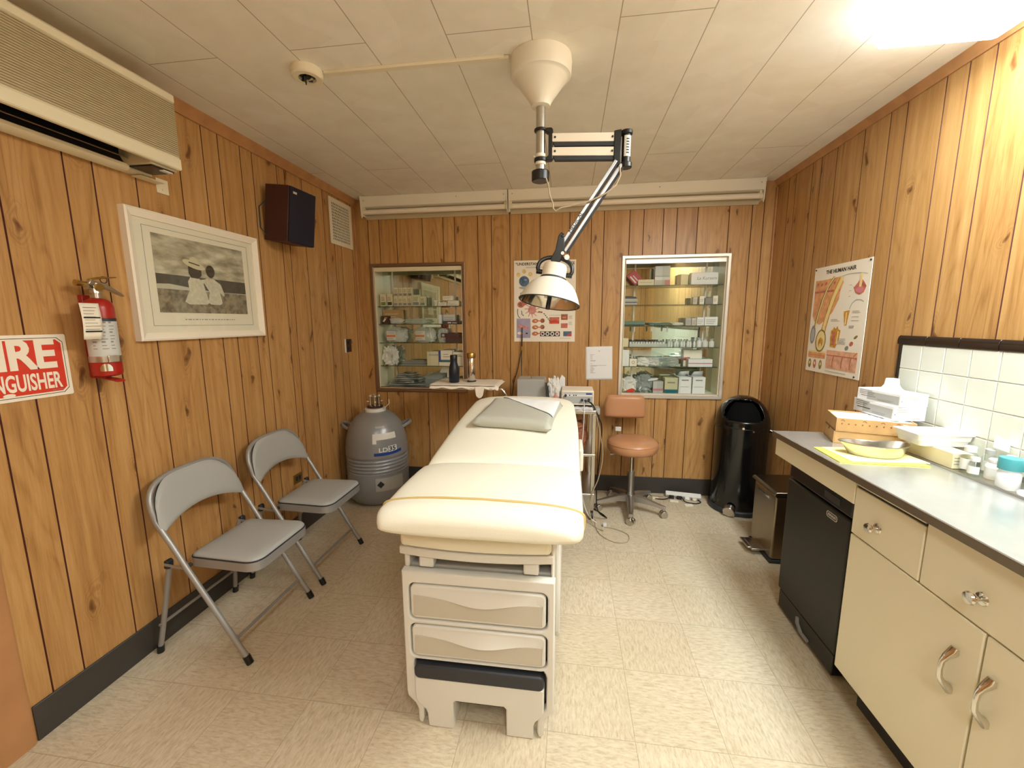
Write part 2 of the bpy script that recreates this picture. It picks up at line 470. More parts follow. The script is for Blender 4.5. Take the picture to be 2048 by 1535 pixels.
class Art:
    """flat printed artwork: thin coloured shapes on a sheet, in the frame mx"""
    def __init__(s, mx): s.mx = mx; s.mb = MB(); s.mats = []; s.k = 0
    def idx(s, m):
        if m not in s.mats: s.mats.append(m)
        return s.mats.index(m)
    def poly(s, m, pts, lay=1):
        s.k += 1; z = lay*.00035+(s.k % 24)*1.2e-5
        s.mb.prism(pts, 'z', z-.0003, z, s.idx(m), s.mx); return s
    def rect(s, m, x0, x1, y0, y1, lay=1): return s.poly(m, [(x0,y0),(x1,y0),(x1,y1),(x0,y1)], lay)
    def text(s, m, t, x, y, size, lay=2, **kw):
        me = text_mesh(t, size, .0002, **kw)
        s.mb.add_mesh(me, s.mx @ Matrix.Translation((x, y, lay*.00035)), s.idx(m)); bpy.data.meshes.remove(me); return s
    def stroke(s, m, pts, w, lay=2):
        for (a, b) in zip(pts, pts[1:]):
            d = Vector((b[0]-a[0], b[1]-a[1]))
            if d.length < 1e-6: continue
            n = Vector((-d.y, d.x)).normalized()*w/2
            s.poly(m, [(a[0]-n.x, a[1]-n.y), (b[0]-n.x, b[1]-n.y), (b[0]+n.x, b[1]+n.y), (a[0]+n.x, a[1]+n.y)], lay)
        return s
    def lines(s, m, x0, x1, ys, h=.002, lay=2, jag=.3):
        for y in ys: s.rect(m, x0, x1-(x1-x0)*random.random()*jag, y-h/2, y+h/2, lay)
        return s
    def build(s, name, parent): return s.mb.build(name, s.mats, parent, smooth=False)

# ------------------------------------------------------------------ camera
FPX, YAW, PITCH, ROLL, HC = 825.3, 7.7914, -8.6309, -.2623, 1.4451
def cam_matrix():
    y, p, r = R(YAW), R(PITCH), R(ROLL)
    f = Vector((-math.sin(y)*math.cos(p), math.cos(y)*math.cos(p), math.sin(p)))
    rt = Vector((math.cos(y), math.sin(y), 0)); up = rt.cross(f)
    c, s = math.cos(r), math.sin(r)
    r2 = c*rt + s*up; u2 = -s*rt + c*up
    m = Matrix(((r2.x,u2.x,-f.x,0),(r2.y,u2.y,-f.y,0),(r2.z,u2.z,-f.z,HC),(0,0,0,1)))
    return m
cd = bpy.data.cameras.new('camera'); cd.sensor_width = 36; cd.lens = FPX*36/2048; cd.clip_start = .02
cam = bpy.data.objects.new('camera', cd); COL.objects.link(cam); cam.matrix_world = cam_matrix(); S.camera = cam

# ------------------------------------------------------------------ room shell
XL, XR, YB, YF, H = -1.82, 1.51, 3.46, -1.45, 2.46
T = .1
mb = MB(); mb.box(XL-T, XR+T, YF-T, YB+.3, -T, 0); struct(mb.build('floor', 'floor', origin=(0,0,0), smooth=False))
mb = MB(); mb.box(XL-T, XR+T, YF-T, YB+.3, H, H+T); struct(mb.build('ceiling', 'ceil', origin=(0,0,0), smooth=False))

GL = [1.069,1.167,1.36,1.456,1.62,1.836,1.977,2.076,2.224,2.312,2.516,2.589,2.763,3.001,3.13,3.225,3.40]
GL = [g-1.347 for g in GL if g-1.347 < 1.06 and 2.3 < g] + GL
GL = sorted(set([round(g, 3) for g in GL+[-1.3,-1.1,-.95,-.72,-.5,-.3,-.05,.12,.36,.45,.62,.84,.98]]))
def thin(g, d=.05):
    out = []
    for v in sorted(g):
        if not out or v-out[-1] > d: out.append(v)
    return out
GL = thin(GL)
GB = [-1.7,-1.601,-1.45,-1.222,-1.044,-.946,-.751,-.638,-.485,-.39,-.24,-.004,.165,.263,.459,.564,.711,.81,.961,1.187,1.348,1.43]
GR = [3.29,3.2,3.005,2.911,2.763,2.539,2.363,2.263,2.067,1.968,1.864,1.70,1.605,1.43,1.29,1.15,1.06,.84,.71,.5,.36,.2,.05,-.15,-.3,-.55,-.68,-.9,-1.05,-1.25]

def plank_wall(name, a0, a1, grooves, place, holes=(), thick=T, gw=.0055, gd=.004):
    """wall along one axis built of boards with V grooves; place(a, z, d) -> point, d = depth behind the face"""
    mb = MB(); bm = mb.bm
    lay = bm.loops.layers.float_color.new('plank')
    zs = sorted({0., H} | {z for h in holes for z in h[2:]})
    ed = sorted({a0, a1} | {a for h in holes for a in h[:2]} | {g for g in grooves if a0 < g < a1})
    def inhole(am, zm): return any(h[0] < am < h[1] and h[2] < zm < h[3] for h in holes)
    gs = set(grooves); rnd = random.Random(len(name)*31+5); val = rnd.random()
    for A, B in zip(ed, ed[1:]):
        if A in gs: val = rnd.random()
        la = A + (gw/2 if A in gs else 0); lb = B - (gw/2 if B in gs else 0)
        for z0, z1 in zip(zs, zs[1:]):
            if inhole((A+B)/2, (z0+z1)/2): continue
            _, fs = mb.faces([place(la,z0,0), place(lb,z0,0), place(lb,z1,0), place(la,z1,0)], [(0,1,2,3)], 0)
            for l in fs[0].loops: l[lay] = (val, val, val, 1)
            for g, e, sgn in ((A, la, 1), (B, lb, -1)):
                if g in gs:
                    mb.faces([place(e,z0,0), place(g,z0,gd), place(g,z1,gd), place(e,z1,0)], [(0,1,2,3)], 1)
    for h in holes:   # reveal of each opening
        x0, x1, z0, z1 = h
        for q in (((x0,z0),(x1,z0)), ((x1,z0),(x1,z1)), ((x1,z1),(x0,z1)), ((x0,z1),(x0,z0))):
            mb.faces([place(*q[0],0), place(*q[1],0), place(*q[1],thick), place(*q[0],thick)], [(0,1,2,3)], 0)
    # back skin
    for A, B in zip(ed, ed[1:]):
        for z0, z1 in zip(zs, zs[1:]):
            if not inhole((A+B)/2, (z0+z1)/2):
                mb.faces([place(A,z0,thick), place(B,z0,thick), place(B,z1,thick), place(A,z1,thick)], [(0,1,2,3)], 0)
    o = mb.build(name, ['wood', 'groove'], origin=(0,0,0), smooth=False)
    return struct(o)
CABL = (-1.667, -.893, .861, 1.905)
CABR = (.437, 1.195, .845, 1.924)
plank_wall('wall_left', YF, YB, GL, lambda a, z, d: Vector((XL-d, a, z)))
plank_wall('wall_right', YF, YB, GR, lambda a, z, d: Vector((XR+d, a, z)))
plank_wall('wall_back', XL, XR, GB, lambda a, z, d: Vector((a, YB+d, z)), [CABL, CABR])
plank_wall('wall_front', XL, XR, [x+.07 for x in GB], lambda a, z, d: Vector((a, YF-d, z)))

# baseboards, crown trim, corner strips, door jamb
def bar(name, x0, x1, y0, y1, z0, z1, m, bevel=.003):
    mb = MB(); mb.box(x0, x1, y0, y1, z0, z1); return struct(mb.build(name, m, bevel=bevel, origin=(0,0,0)))
bar('baseboard_left', XL, XL+.008, 1.005, YB, 0, .135, 'base')
bar('baseboard_back', XL+.008, XR, YB-.008, YB, 0, .14, 'base')
bar('baseboard_right', XR-.008, XR, 2.14, YB-.008, 0, .135, 'base')
mb = MB(); mb.prism([(XL, H), (XL+.034, H), (XL+.030, H-.014), (XL+.014, H-.034), (XL+.010, H-.052), (XL, H-.052)], 'y', 1.66, YB)
struct(mb.build('trim_1', 'trimwood', origin=(0,0,0)))
mb = MB(); mb.prism([(XR, H), (XR-.026, H), (XR-.022, H-.010), (XR-.010, H-.024), (XR-.007, H-.040), (XR, H-.040)], 'y', YF, YB)
struct(mb.build('trim_2', 'trimwood', origin=(0,0,0)))
bar('trim_3', XL, XL+.012, YB-.02, YB, .14, H-.05, 'trimwood')
bar('trim_4', XR-.012, XR, YB-.02, YB, .14, H-.05, 'trimwood')
mb = MB(); mb.prism([(XL, YF), (XL+.012, YF), (XL+.012, .99), (XL+.006, 1.0), (XL, 1.0)], 'z', 0, 2.06)
struct(mb.build('trim_5', 'jamb', origin=(0,0,0)))
# door in the front wall, behind the camera, seen in the cabinet mirrors
d = thing('door_1', (.62, YF, 0), None, None); struct(d)
mb = MB(); mb.box(.27, .97, YF, YF+.02, .01, 2.03); mb.build('door_leaf', 'cream', d, bevel=.004)
mb = MB(); mb.box(.18, .27, YF, YF+.035, 0, 2.12); mb.box(.97, 1.06, YF, YF+.035, 0, 2.12); mb.box(.18, 1.06, YF, YF+.035, 2.03, 2.12)
mb.build('door_frame', 'white', d, bevel=.004)
mb = MB(); mb.lathe([(.012,0),(.012,.03),(.028,.04),(.03,.055),(.02,.066)], fr((.90, YF+.02, 1.0), 'front'), seg=20); mb.build('door_knob', 'brass', d)

# ------------------------------------------------------------------ examination table
TX0, TX1, TF = -.559, -.030, 1.262
tb = thing('examination_table', (-.295, 1.9, 0), 'long cream upholstered examination table with two drawers in the middle of the room', 'examination table')
fm = fr((0, TF, 0), 'back')     # u = x, v = z, out = -y
def plate_part(name, m, outer, holes, depth, bev, y, parent, res=2, label=None):
    me = plate_mesh(outer, holes, depth, bev, res); mb = MB()
    mb.add_mesh(me, fr((0, y, 0), 'back')); bpy.data.meshes.remove(me)
    o = mb.build(name, m, parent, ang=40)
    if label: o['label'] = label
    return o
# body
mb = MB(); mb.box(TX0+.012, TX1-.012, TF+.03, 2.34, .07, .60); mb.box(TX0+.05, TX1-.05, TF+.10, 2.25, 0, .07)
mb.build('body', 'tgrey', tb, bevel=.006)
mb = MB()
for xa, xb in ((TX0, TX0+.02), (TX1-.016, TX1-.003)):
    mb.prism([(TF+.012, .595), (TF+.012, .75), (TF+.03, .775), (2.30, .775), (2.36, .70), (2.36, .10), (2.30, .05), (TF+.05, .05), (TF+.045, .595)], 'x', xa, xb)
mb.prism([(1.32, .36), (1.32, .66), (1.36, .755), (2.2, .755), (2.25, .66), (2.25, .36), (2.2, .30), (1.37, .30)], 'x', TX1-.004, TX1+.014)
mb.build('side_panel', 'tshell', tb, bevel=.008)
mb = MB(); mb.box(TX0+.02, TX1-.016, TF+.012, 2.3, .742, .782); mb.build('deck', 'tgrey', tb)
# front frame with rounded openings; hooked feet
outer = [(TX0, .598), (TX0, .128), (TX0+.004, .108), (TX0+.030, .082), (TX0+.040, .058), (TX0+.040, .012), (TX0+.046, .004), (TX0+.056, .004), (TX0+.062, .02), (TX0+.062, .066), (TX0+.052, .096), (TX0+.034, .118), (TX0+.032, .24)]
inner_top = [(TX0+.034, .256), (TX0+.044, .266), (TX1-.042, .266), (TX1-.030, .254)]
rt = [(TX1-.026, .24), (TX1-.026, .118), (TX1-.046, .096), (TX1-.056, .066), (TX1-.058, .02), (TX1-.052, .004), (TX1-.042, .004), (TX1-.036, .012), (TX1-.036, .058), (TX1-.026, .082), (TX1-.004, .108), (TX1, .128), (TX1, .598)]
plate_part('front_frame', 'tshell', outer+inner_top+rt, [rrect(-.536, -.054, .417, .556, .024), rrect(-.536, -.054, .272, .402, .024)], .036, .006, TF, tb)
mb = MB(); mb.box(TX0+.025, TX1-.02, TF+.012, TF+.028, .075, .57); mb.build('gap_shade_sheet', 'black', tb)  # black sheet paints the shade in the gaps round the drawers
for z0, z1 in ((.424, .550), (.277, .396)):
    dr = plate_part('drawer', 'tshell', rrect(-.530, -.060, z0, z1, .020), [], .024, .006, TF-.006, tb)
    zl = z0+.012; zt = z1-.042
    top = [(-.072, zt+.006)]
    for i in range(17):
        t = i/16; x = -.072-.446*t
        top.append((x, zt+.004-.020*math.exp(-((t-.47)/.27)**2)))
    plate_part('drawer_inset', 'tpanel', [(-.518, zl)]+[(-.072, zl)]+top, [], .004, .001, TF-.0195, dr, label='flat inset panel below the scooped grip')
    # scooped finger grip
    mb = MB()
    def gf(u, v, zt=zt, z1=z1):
        x = -.49+.40*u; w = math.exp(-((((-.072-x)/.446)-.47)/.27)**2)
        z = (z1-.012)*(1-v)+(zt+.004-.020*w)*v
        return Vector((x, TF-.0182-.016*w*v**1.4, z))
    mb.grid(gf, 24, 8); mb.build('grip', 'tshell', dr)
# pull-out step
st = plate_part('step', 'tshell', [(-.524,.196), (-.524,.108), (-.516,.092), (-.488,.068), (-.482,.05), (-.478,.0), (-.386,.0), (-.386,.106), (-.378,.114), (-.204,.114), (-.196,.106), (-.196,.0), (-.100,.0), (-.100,.05), (-.094,.068), (-.072,.092), (-.064,.108), (-.064,.196)], [], .13, .005, TF+.040, tb)
mb = MB(); mb.prism(rrect(-.524, -.064, .194, .248, .020), 'y', TF-.028, TF+.10); o = mb.build('tread', 'dark', st, bevel=.006); o['label'] = 'dark grey rubber tread along the top of the step'
# leg rest tray and pad below the cushion
mb = MB()
def bow(x, k=.022): t = (x+.305)/.265; return k*(1-t*t)
n = 14
def slab(mb, x0, x1, z0, z1, yb, yf, k):
    pts = [(x0+(x1-x0)*i/n) for i in range(n+1)]
    poly = [(x, yf-bow(x, k)) for x in pts]+[(x1, yb), (x0, yb)]
    mb.prism(poly, 'z', z0, z1)
slab(mb, -.572, -.037, .648, .676, 1.9, TF+.004, .022); tr = mb.build('leg_rest_tray', 'tshell', tb, bevel=.004)
mb = MB(); slab(mb, -.568, -.044, .679, .728, 1.9, TF+.000, .020); mb.build('leg_rest_pad', 'creamv', tr, bevel=.016, seg=4)
for x in (-.475, -.112):
    mb = MB(); mb.box(x-.026, x+.026, TF+.0, TF+.04, .606, .648); mb.build('tray_bracket', 'tshell', tb, bevel=.006)
mb = MB(); mb.box(TX0+.03, TX1-.03, TF+.16, TF+.18, .60, .648); mb.build('recess_wall', 'tgrey', tb)

# upholstery: lofted cushions
def cushion_ring(y, cx, w, zt, h, tilt, n=40, e=5.2, crown=.012):
    out = []
    for i in range(n):
        a = 2*PI*i/n; c, s = math.cos(a), math.sin(a)
        x = math.copysign(abs(c)**(2/e), c)*w/2
        zz = math.copysign(abs(s)**(2/e), s)*h/2
        if s > 0: zz += crown*(1-(x/(w/2))**2)
        out.append(Vector((cx+x, y - tilt*zz, zt-h/2+zz)))
    return out
CX = -.270
W0 = .652
rg = []
fy = 1.118
# nose: quarter-ellipse front, top drops towards the lip
for i in range(12):
    a = (PI/2)*i/11; y = fy+.058*(1-math.sin(a)) if False else fy+.07*(1-math.cos(a))
    k = math.sin(a)
    h = .012+.078*k; w = W0-.085*(1-k)
    zc = .783+.039 + .004*k
    rg.append(cushion_ring(y, CX, w, zc+h/2, h, 0, e=3.2+2*k, crown=.008+.008*k))
for y, zt in ((1.24, .868), (1.32, .872), (1.42, .872), (1.52, .868), (1.58, .862), (1.615, .853), (1.628, .838)):
    kk = 1. if y < 1.6 else .985
    rg.append(cushion_ring(y, CX, W0*kk, zt, zt-.782, 0))
mb = MB(); mb.rings(rg); mb.build('seat_cushion', 'creamv', tb, ang=80)
rg = []
by0, by1 = 1.626, 2.60
for i in range(26):
    t = i/25; y = by0+(by1-by0)*t
    zt = .852+.125*min(1, t*1.02)**.95
    w = W0-.055*max(0, (t-.45)/.55)**1.3
    h = .082
    if t < .08: zt -= .016*(1-t/.08)**2; h -= .016*(1-t/.08)**2
    if t > .86:
        q = (t-.86)/.14; k = math.sqrt(max(.02, 1-q*q)); w = w-.19*(1-k)-.0*q; zt -= .03*(1-k); h *= .35+.65*k
    rg.append(cushion_ring(y, CX+.004*t, w, zt, h, .12))
mb = MB(); mb.rings(rg); mb.build('backrest_cushion', 'creamv', tb, ang=80)
mb = MB(); mb.prism([(1.7, .785), (2.45, .872), (2.45, .852), (1.7, .76)], 'x', -.53, -.03); mb.box(-.4, -.15, 2.1, 2.3, .74, .85); mb.build('backrest_support', 'tgrey', tb)
# gold piping round the front edge
pp = []
for i, p in enumerate(cushion_ring(1.222, CX, W0+.004, .869, .084, 0, n=80, crown=.016)):
    pp.append((i, p))
pts = [p for i, p in pp if p.z > .80]
k0 = min(range(len(pts)), key=lambda i: (pts[i].x < CX, pts[i].z))
seqr = sorted(pts, key=lambda p: math.atan2(p.z-.80, p.x-CX))
mb = MB(); mb.tube(seqr, .0042, 8); mb.build('piping', 'piping', tb)
mb = MB(); mb.box(.058, .085, 2.05, 2.25, .68, .80); mb.box(.02, .062, 2.12, 2.18, .72, .76); mb.build('side_grip', 'white', tb, bevel=.012, seg=3)

# pillow and sheet of paper
def backz(y): return .852+.125*min(1, (y-by0)/(by1-by0)*1.02)**.95+.014
pw = thing('exam_pillow', (-.27, 2.2, backz(2.2)), 'flat grey vinyl pillow with pointed corners on the raised end of the table', 'pillow')
mb = MB()
px0, px1, py0, py1 = -.455, -.048, 1.955, 2.315
PROT = Matrix.Rotation(R(-8), 2)
def pil(u, v):
    a, b = 2*u-1, 2*v-1
    x = (px0+px1)/2+(px1-px0)/2*a*(1-.05*(1-b*b)*abs(a)); y = (py0+py1)/2+(py1-py0)/2*b*(1-.05*(1-a*a)*abs(b))
    q = PROT @ Vector((x-(px0+px1)/2, y-(py0+py1)/2)); x, y = q.x+(px0+px1)/2, q.y+(py0+py1)/2
    return x, y, ((1-a**14)*(1-b**14))**.5
def topf(u, v): x, y, k = pil(u, v); return Vector((x, y, backz(y)+.022+.034*k))
def botf(u, v): x, y, k = pil(u, v); return Vector((x, y, backz(y)+.022-.024*k))
mb.grid(topf, 28, 28); mb.grid(botf, 28, 28)
bmesh.ops.remove_doubles(mb.bm, verts=mb.bm.verts, dist=.0004)
mb.build('pillow_cover', 'greypillow', pw, ang=60)
mb = MB(); random.seed(4)
def sheet(u, v):
    # triangular sheet draped over the far right of the pillow
    A, B, C_ = Vector((-.420, 2.375)), Vector((-.035, 2.315)), Vector((-.070, 2.030))
    e1 = A.lerp(C_, u); e2 = A.lerp(B, u); p = e1.lerp(e2, v)
    pl = PROT.transposed() @ Vector((p.x-(px0+px1)/2, p.y-(py0+py1)/2))
    a = pl.x/((px1-px0)/2); b = pl.y/((py1-py0)/2)
    kk = (max(0, 1-abs(a)**14)*max(0, 1-abs(b)**14))**.5
    z = backz(p.y)+.0240+.034*kk
    z += .004*abs(noise.noise(Vector((p.x*14, p.y*14, 3))))
    return Vector((p.x, p.y, z))
mb.grid(sheet, 40, 24)
bmesh.ops.remove_doubles(mb.bm, verts=mb.bm.verts, dist=.0004)
o = mb.build('paper_sheet', 'paper', ang=60); tag(o, 'torn white paper sheet lying across the grey pillow', 'paper')
sm = o.modifiers.new('thick', 'SOLIDIFY'); sm.thickness = .0008; sm.offset = 1

# ------------------------------------------------------------------ folding chairs
def make_chair():
    c = thing('folding_chair', (0, 0, 0), 'grey padded folding chair by the left wall, nearer the fire extinguisher', 'chair', 'grey folding chairs along the left wall')
    # local: x forward (away from wall), y along wall 0..0.43 ; x=0 is the rear foot line
    r = .0115; yn, yf = 0., .43
    def front(y, s):
        return [(.44, y, .012), (.32, y, .212), (.197, y, .414), (.137, y, .52), (.075, y, .62)]
    # front legs + back hoop in one bent tube split in parts: two legs and hoop
    A = front(yn, 1); B = front(yf, 1)
    for F in (A, B):
        mb = MB(); mb.tube(F, r, 12); lg = mb.build('front_leg', 'greymetal', c)
        mb = MB(); mb.cyl(Vector(F[0])-Vector((-.004,0,.012)), Vector(F[0])+Vector((-.012,0,.022)), .0145, seg=14); mb.build('rubber_foot', 'black', lg)
    hoop = []
    for t in range(25):
        a = PI*t/24
        y = .215-.215*math.copysign(abs(math.cos(a))**.62, math.cos(a))
        z = .62+.168*abs(math.sin(a))**.62
        hoop.append((.075-.052*(z-.62)/.168, y, z))
    mb = MB(); mb.tube(hoop, r, 12); mb.build('back_hoop', 'greymetal', c)
    # padded backrest inside hoop
    mb = MB()
    def bp(u, v, d):
        a = 2*u-1
        zt = .618+.176*max(0, 1-abs(a)**3.2)**.60
        zb = .566+.056*(1-a*a)
        z = zb+(zt-zb)*v; y = .215+.222*a
        x = .090-.052*(z-.62)/.168 - .012*(1-a*a)
        k = (max(0, 1-abs(a)**8)*max(0, 1-abs(2*v-1)**6))**.5
        return Vector((x+(.004+.013*k if d > 0 else -.022*k-.002), y, z))
    mb.grid(lambda u, v: bp(u, v, 1), 30, 14); mb.grid(lambda u, v: bp(u, v, -1), 30, 14)
    bmesh.ops.remove_doubles(mb.bm, verts=mb.bm.verts, dist=.0005)
    mb.build('backrest', 'greyvinyl', c, ang=50)
    # rear legs
    for y in (yn+.025, yf-.025):
        mb = MB(); pts = [(0, y-.02 if y < .2 else y+.02, .012), (.04, y, .24), (.080, y, .405), (.094, y, .430)]
        mb.tube(pts, r*.95, 12); lg = mb.build('rear_leg', 'greymetal', c)
        mb = MB(); mb.cyl(Vector(pts[0])-Vector((0,0,.012)), Vector(pts[0])+Vector((.004,0,.02)), .014, seg=14); mb.build('rubber_foot', 'black', lg)
    # stretchers
    mb = MB(); mb.tube([(.385, yn, .105), (.385, yf, .105)], .0065, 8); mb.build('stretcher', 'greymetal', c)
    mb = MB(); mb.tube([(.02, .0, .135), (.02, .43, .135)], .0065, 8); mb.build('stretcher', 'greymetal', c)
    # seat pan + pad with piping
    out = []
    for x, y, rr in ((.495, .03, .07), (.495, .40, .07), (.16, .385, .03), (.16, .045, .03)):
        out.append((x, y, rr))
    def outline(off):
        pts = []; P4 = [Vector((q[0], q[1])) for q in out]
        for i in range(4):
            p, a, b = P4[i], P4[i-1], P4[(i+1) % 4]; rr = out[i][2]
            da = (a-p).normalized()*rr; db = (b-p).normalized()*rr
            for k in range(9):
                t = k/8; q = (p+da)*(1-t)**2+p*2*t*(1-t)+(p+db)*t*t; pts.append(q)
        cc = Vector((.33, .215))
        return [cc+(q-cc)*(1+off) for q in pts]
    mb = MB()
    O = outline(0.)
    mb.rings([[Vector((q.x, q.y, z)) for q in outline(o_)] for o_, z in ((-.04,.404), (0.,.402), (0.,.440), (-.02,.442))])
    mb.build('seat_pan', 'greymetal', c, ang=50)
    mb = MB(); mb.rings([[Vector((q.x, q.y, z)) for q in outline(o_)] for o_, z in ((-.03,.438), (-.015,.446), (-.04,.455), (-.12,.460), (-.4,.462), (-.8,.463))])
    mb.build('seat_pad', 'greyvinyl', c, ang=60)
    mb = MB(); mb.tube([(q.x, q.y, .4435) for q in outline(-.012)], .0035, 6, closed=True); o = mb.build('seat_piping', 'dark', c)
    for y in (yn+.013, yf-.013):
        mb = MB(); mb.cyl((.19, y-.012, .425), (.19, y+.012, .425), .009, seg=12); mb.build('hinge_bolt', 'dark', c)
        mb = MB(); mb.prism([(.080,.408),(.104,.408),(.106,.440),(.098,.448),(.084,.444)], 'y', y-.013, y+.013); mb.build('hinge', 'dark', c, bevel=.003)
        mb = MB(); mb.prism([(.088,.424),(.20,.412),(.20,.424),(.088,.436)], 'y', y-.016, y-.0135); mb.build('link_bar', 'greymetal', c)
    return c
ch = make_chair(); ch.location = (-1.775, 1.405, 0)
copy_thing(ch, (-1.775, 1.948, 0), 'grey padded folding chair by the left wall, the one next to the grey nitrogen tank')

# ------------------------------------------------------------------ liquid nitrogen dewar
dx, dy = -1.545, 3.10
dw = thing('nitrogen_dewar', (dx, dy, 0), 'squat grey metal liquid nitrogen tank with two loop handles in the back left corner', 'gas tank')
mx = Matrix.Translation((dx, dy, 0))
prof = [(.10,.0),(.17,.0),(.20,.012),(.232,.05),(.242,.10),(.243,.20)]
for i in range(5):
    z = .282+.027*i; prof += [(.243, z-.011), (.237, z-.006), (.237, z), (.244, z+.007)]
prof += [(.244,.41),(.243,.45),(.236,.52),(.220,.585),(.194,.645),(.155,.695),(.108,.725),(.075,.737)]
mb = MB(); mb.lathe([p for p in prof if p[1] >= .05 or True], mx, 64); mb.build('tank_body', 'dewar', dw, ang=50)
mb = MB(); mb.lathe([(.072,.732),(.082,.735),(.082,.758),(.06,.762)], mx, 40); o = mb.build('neck_collar', 'labelw', dw)
mb = MB(); mb.lathe([(.062,.758),(.062,.776),(.05,.78)], mx, 32); hd = mb.build('valve_plate', 'brownplate', dw)
for a in range(4):
    t = a*PI/2+.5; cxx, cyy = dx+.033*math.cos(t), dy+.033*math.sin(t)
    mb = MB(); mb.cyl((cxx, cyy, .775), (cxx, cyy, .852), .011, seg=12); mb.lathe([(.014,.845),(.016,.852),(.010,.866),(.003,.870)], Matrix.Translation((cxx, cyy, 0)), 12)
    mb.cyl((cxx, cyy, .81), (cxx+.03*math.cos(t), cyy+.03*math.sin(t), .815), .006, seg=8)
    mb.build('valve', 'chrome', dw)
mb = MB(); mb.cyl((dx, dy, .775), (dx, dy, .84), .018, seg=16); mb.build('riser_pipe', 'steel', dw)
for sgn, a0 in ((-1, 188), (1, 25)):
    a = R(a0); ux, uy = math.cos(a), math.sin(a); vx, vy = -uy, ux
    pts = []
    for i in range(13):
        t = PI*i/12; rr = .205+.070*math.sin(t); q = .062*math.cos(t)
        pts.append((dx+ux*rr+vx*q, dy+uy*rr+vy*q, .60+.035*math.sin(t)))
    mb = MB(); mb.tube(pts, .013, 8, flat=.55); mb.build('handle', 'dewar', dw)
def wrap(name, m, a0, a1, z0, z1, off, parent, label=None, zfun=None):
    mb = MB()
    def rad(z):
        for (r0, q0), (r1, q1) in zip(prof, prof[1:]):
            if q0 <= z <= q1 and q1 > q0: return r0+(r1-r0)*(z-q0)/(q1-q0)
        return .24
    def f(u, v):
        a = R(a0+(a1-a0)*u); z = z0+(z1-z0)*v+(zfun(u) if zfun else 0)
        rr = max(rad(z), .0)+off
        return Vector((dx+rr*math.cos(a), dy+rr*math.sin(a), z))
    mb.grid(f, 20, 6); o = mb.build(name, m, parent, ang=60)
    if label: o['label'] = label
    return o
# labels face the camera (about -62 deg)
wrap('name_label', 'labelw', -72, -26, .548, .594, .0026, dw, 'white paper strip label on the shoulder')
wrap('warning_label', 'labelw', -72, -65, .520, .550, .0026, dw)
wrap('shoulder_sticker', 'labelg', -66, -46, .632, .648, .0022, dw)
wrap('logo_swoosh', 'blue', -70, -17, .424, .447, .0022, dw, 'blue swoosh below the lettering', zfun=lambda u: .02*(u-.3)**2)
wrap('logo_oval', 'labelw', -44, -27, .447, .494, .0018, dw)
lb = wrap('data_label', 'labelg', -70, -16, .140, .246, .0026, dw, 'silver data label at the foot of the tank')
def on_tank(me, adeg, z, rad):
    mb = MB()
    for v in me.vertices:
        a = R(adeg)+v.co.x/rad
        v.co = Vector((dx+(rad+.003+v.co.z)*math.cos(a), dy+(rad+.003+v.co.z)*math.sin(a), z+v.co.y))
    mb.add_mesh(me, Matrix.Identity(4)); bpy.data.meshes.remove(me); return mb
on_tank(text_mesh('LD', .048, bold=.001, sx=1.2), -53.5, .468, .2425).build('lettering', 'paper', dw, smooth=False)
on_tank(text_mesh('35', .048, bold=.001, sx=1.2), -36.5, .470, .2425).build('lettering', 'dark', dw, smooth=False)
mb = MB(); a = R(-61); mb.box(-.02, .02, -.02, .02, 0, .0006, mx=Matrix.Translation((dx+.2475*math.cos(a), dy+.2475*math.sin(a), .195)) @ Matrix.Rotation(a+PI/2, 4, 'Z') @ Matrix.Rotation(PI/2, 4, 'X') @ Matrix.Rotation(PI/4, 4, 'Z'))
mb.build('hazard_diamond', 'dark', lb, smooth=False)
mb = MB(); mb.cyl((dx+.08, dy-.02, .748), (dx+.10, dy-.03, .77), .004, seg=8); mb.tube([(dx+.1, dy-.03, .77), (dx+.13, dy-.02, .80), (dx+.12, dy, .83)], .0025, 6); mb.build('chain', 'labelw', dw)

# ------------------------------------------------------------------ left wall: sign
sg = thing('fire_sign', (XL, 1.115, 1.19), 'red and white fire extinguisher sign at the left edge of the wall', 'sign')
mb = MB(); me = plate_mesh(rrect(.955, 1.277, 1.188, 1.407, .006), [], .003, .0006)
mb.add_mesh(me, fr((XL+.0025, 0, 0), 'left')); mb.build('sign_plate', 'paperw', sg, smooth=False)
a = Art(fr((XL+.0042, 0, 0), 'left'))
def octo(x0, x1, y0, y1, c): return [(x0+c,y0),(x1-c,y0),(x1,y0+c),(x1,y1-c),(x1-c,y1),(x0+c,y1),(x0,y1-c),(x0,y0+c)]
a.poly('ink', octo(.966, 1.266, 1.199, 1.396, .016), 1); a.poly('paperw', octo(.968, 1.264, 1.201, 1.394, .0155), 2)
a.poly('signred', octo(.973, 1.259, 1.206, 1.389, .014), 3)
a.build('red_field', sg)
a = Art(fr((XL+.0055, 0, 0), 'left'))
a.text('paperw', 'FIRE', 1.131, 1.336, .138, 1, bold=.0048, sx=.89, spacing=.96)
a.text('paperw', 'EXTINGUISHER', 1.114, 1.244, .078, 1, bold=.0020, sx=.49, spacing=1.0)
a.poly('paperw', circ(1.098, 1.210, .016, 20, .006), 1); a.rect('inkgrey', 1.215, 1.250, 1.210, 1.212, 1)
a.build('lettering', sg)

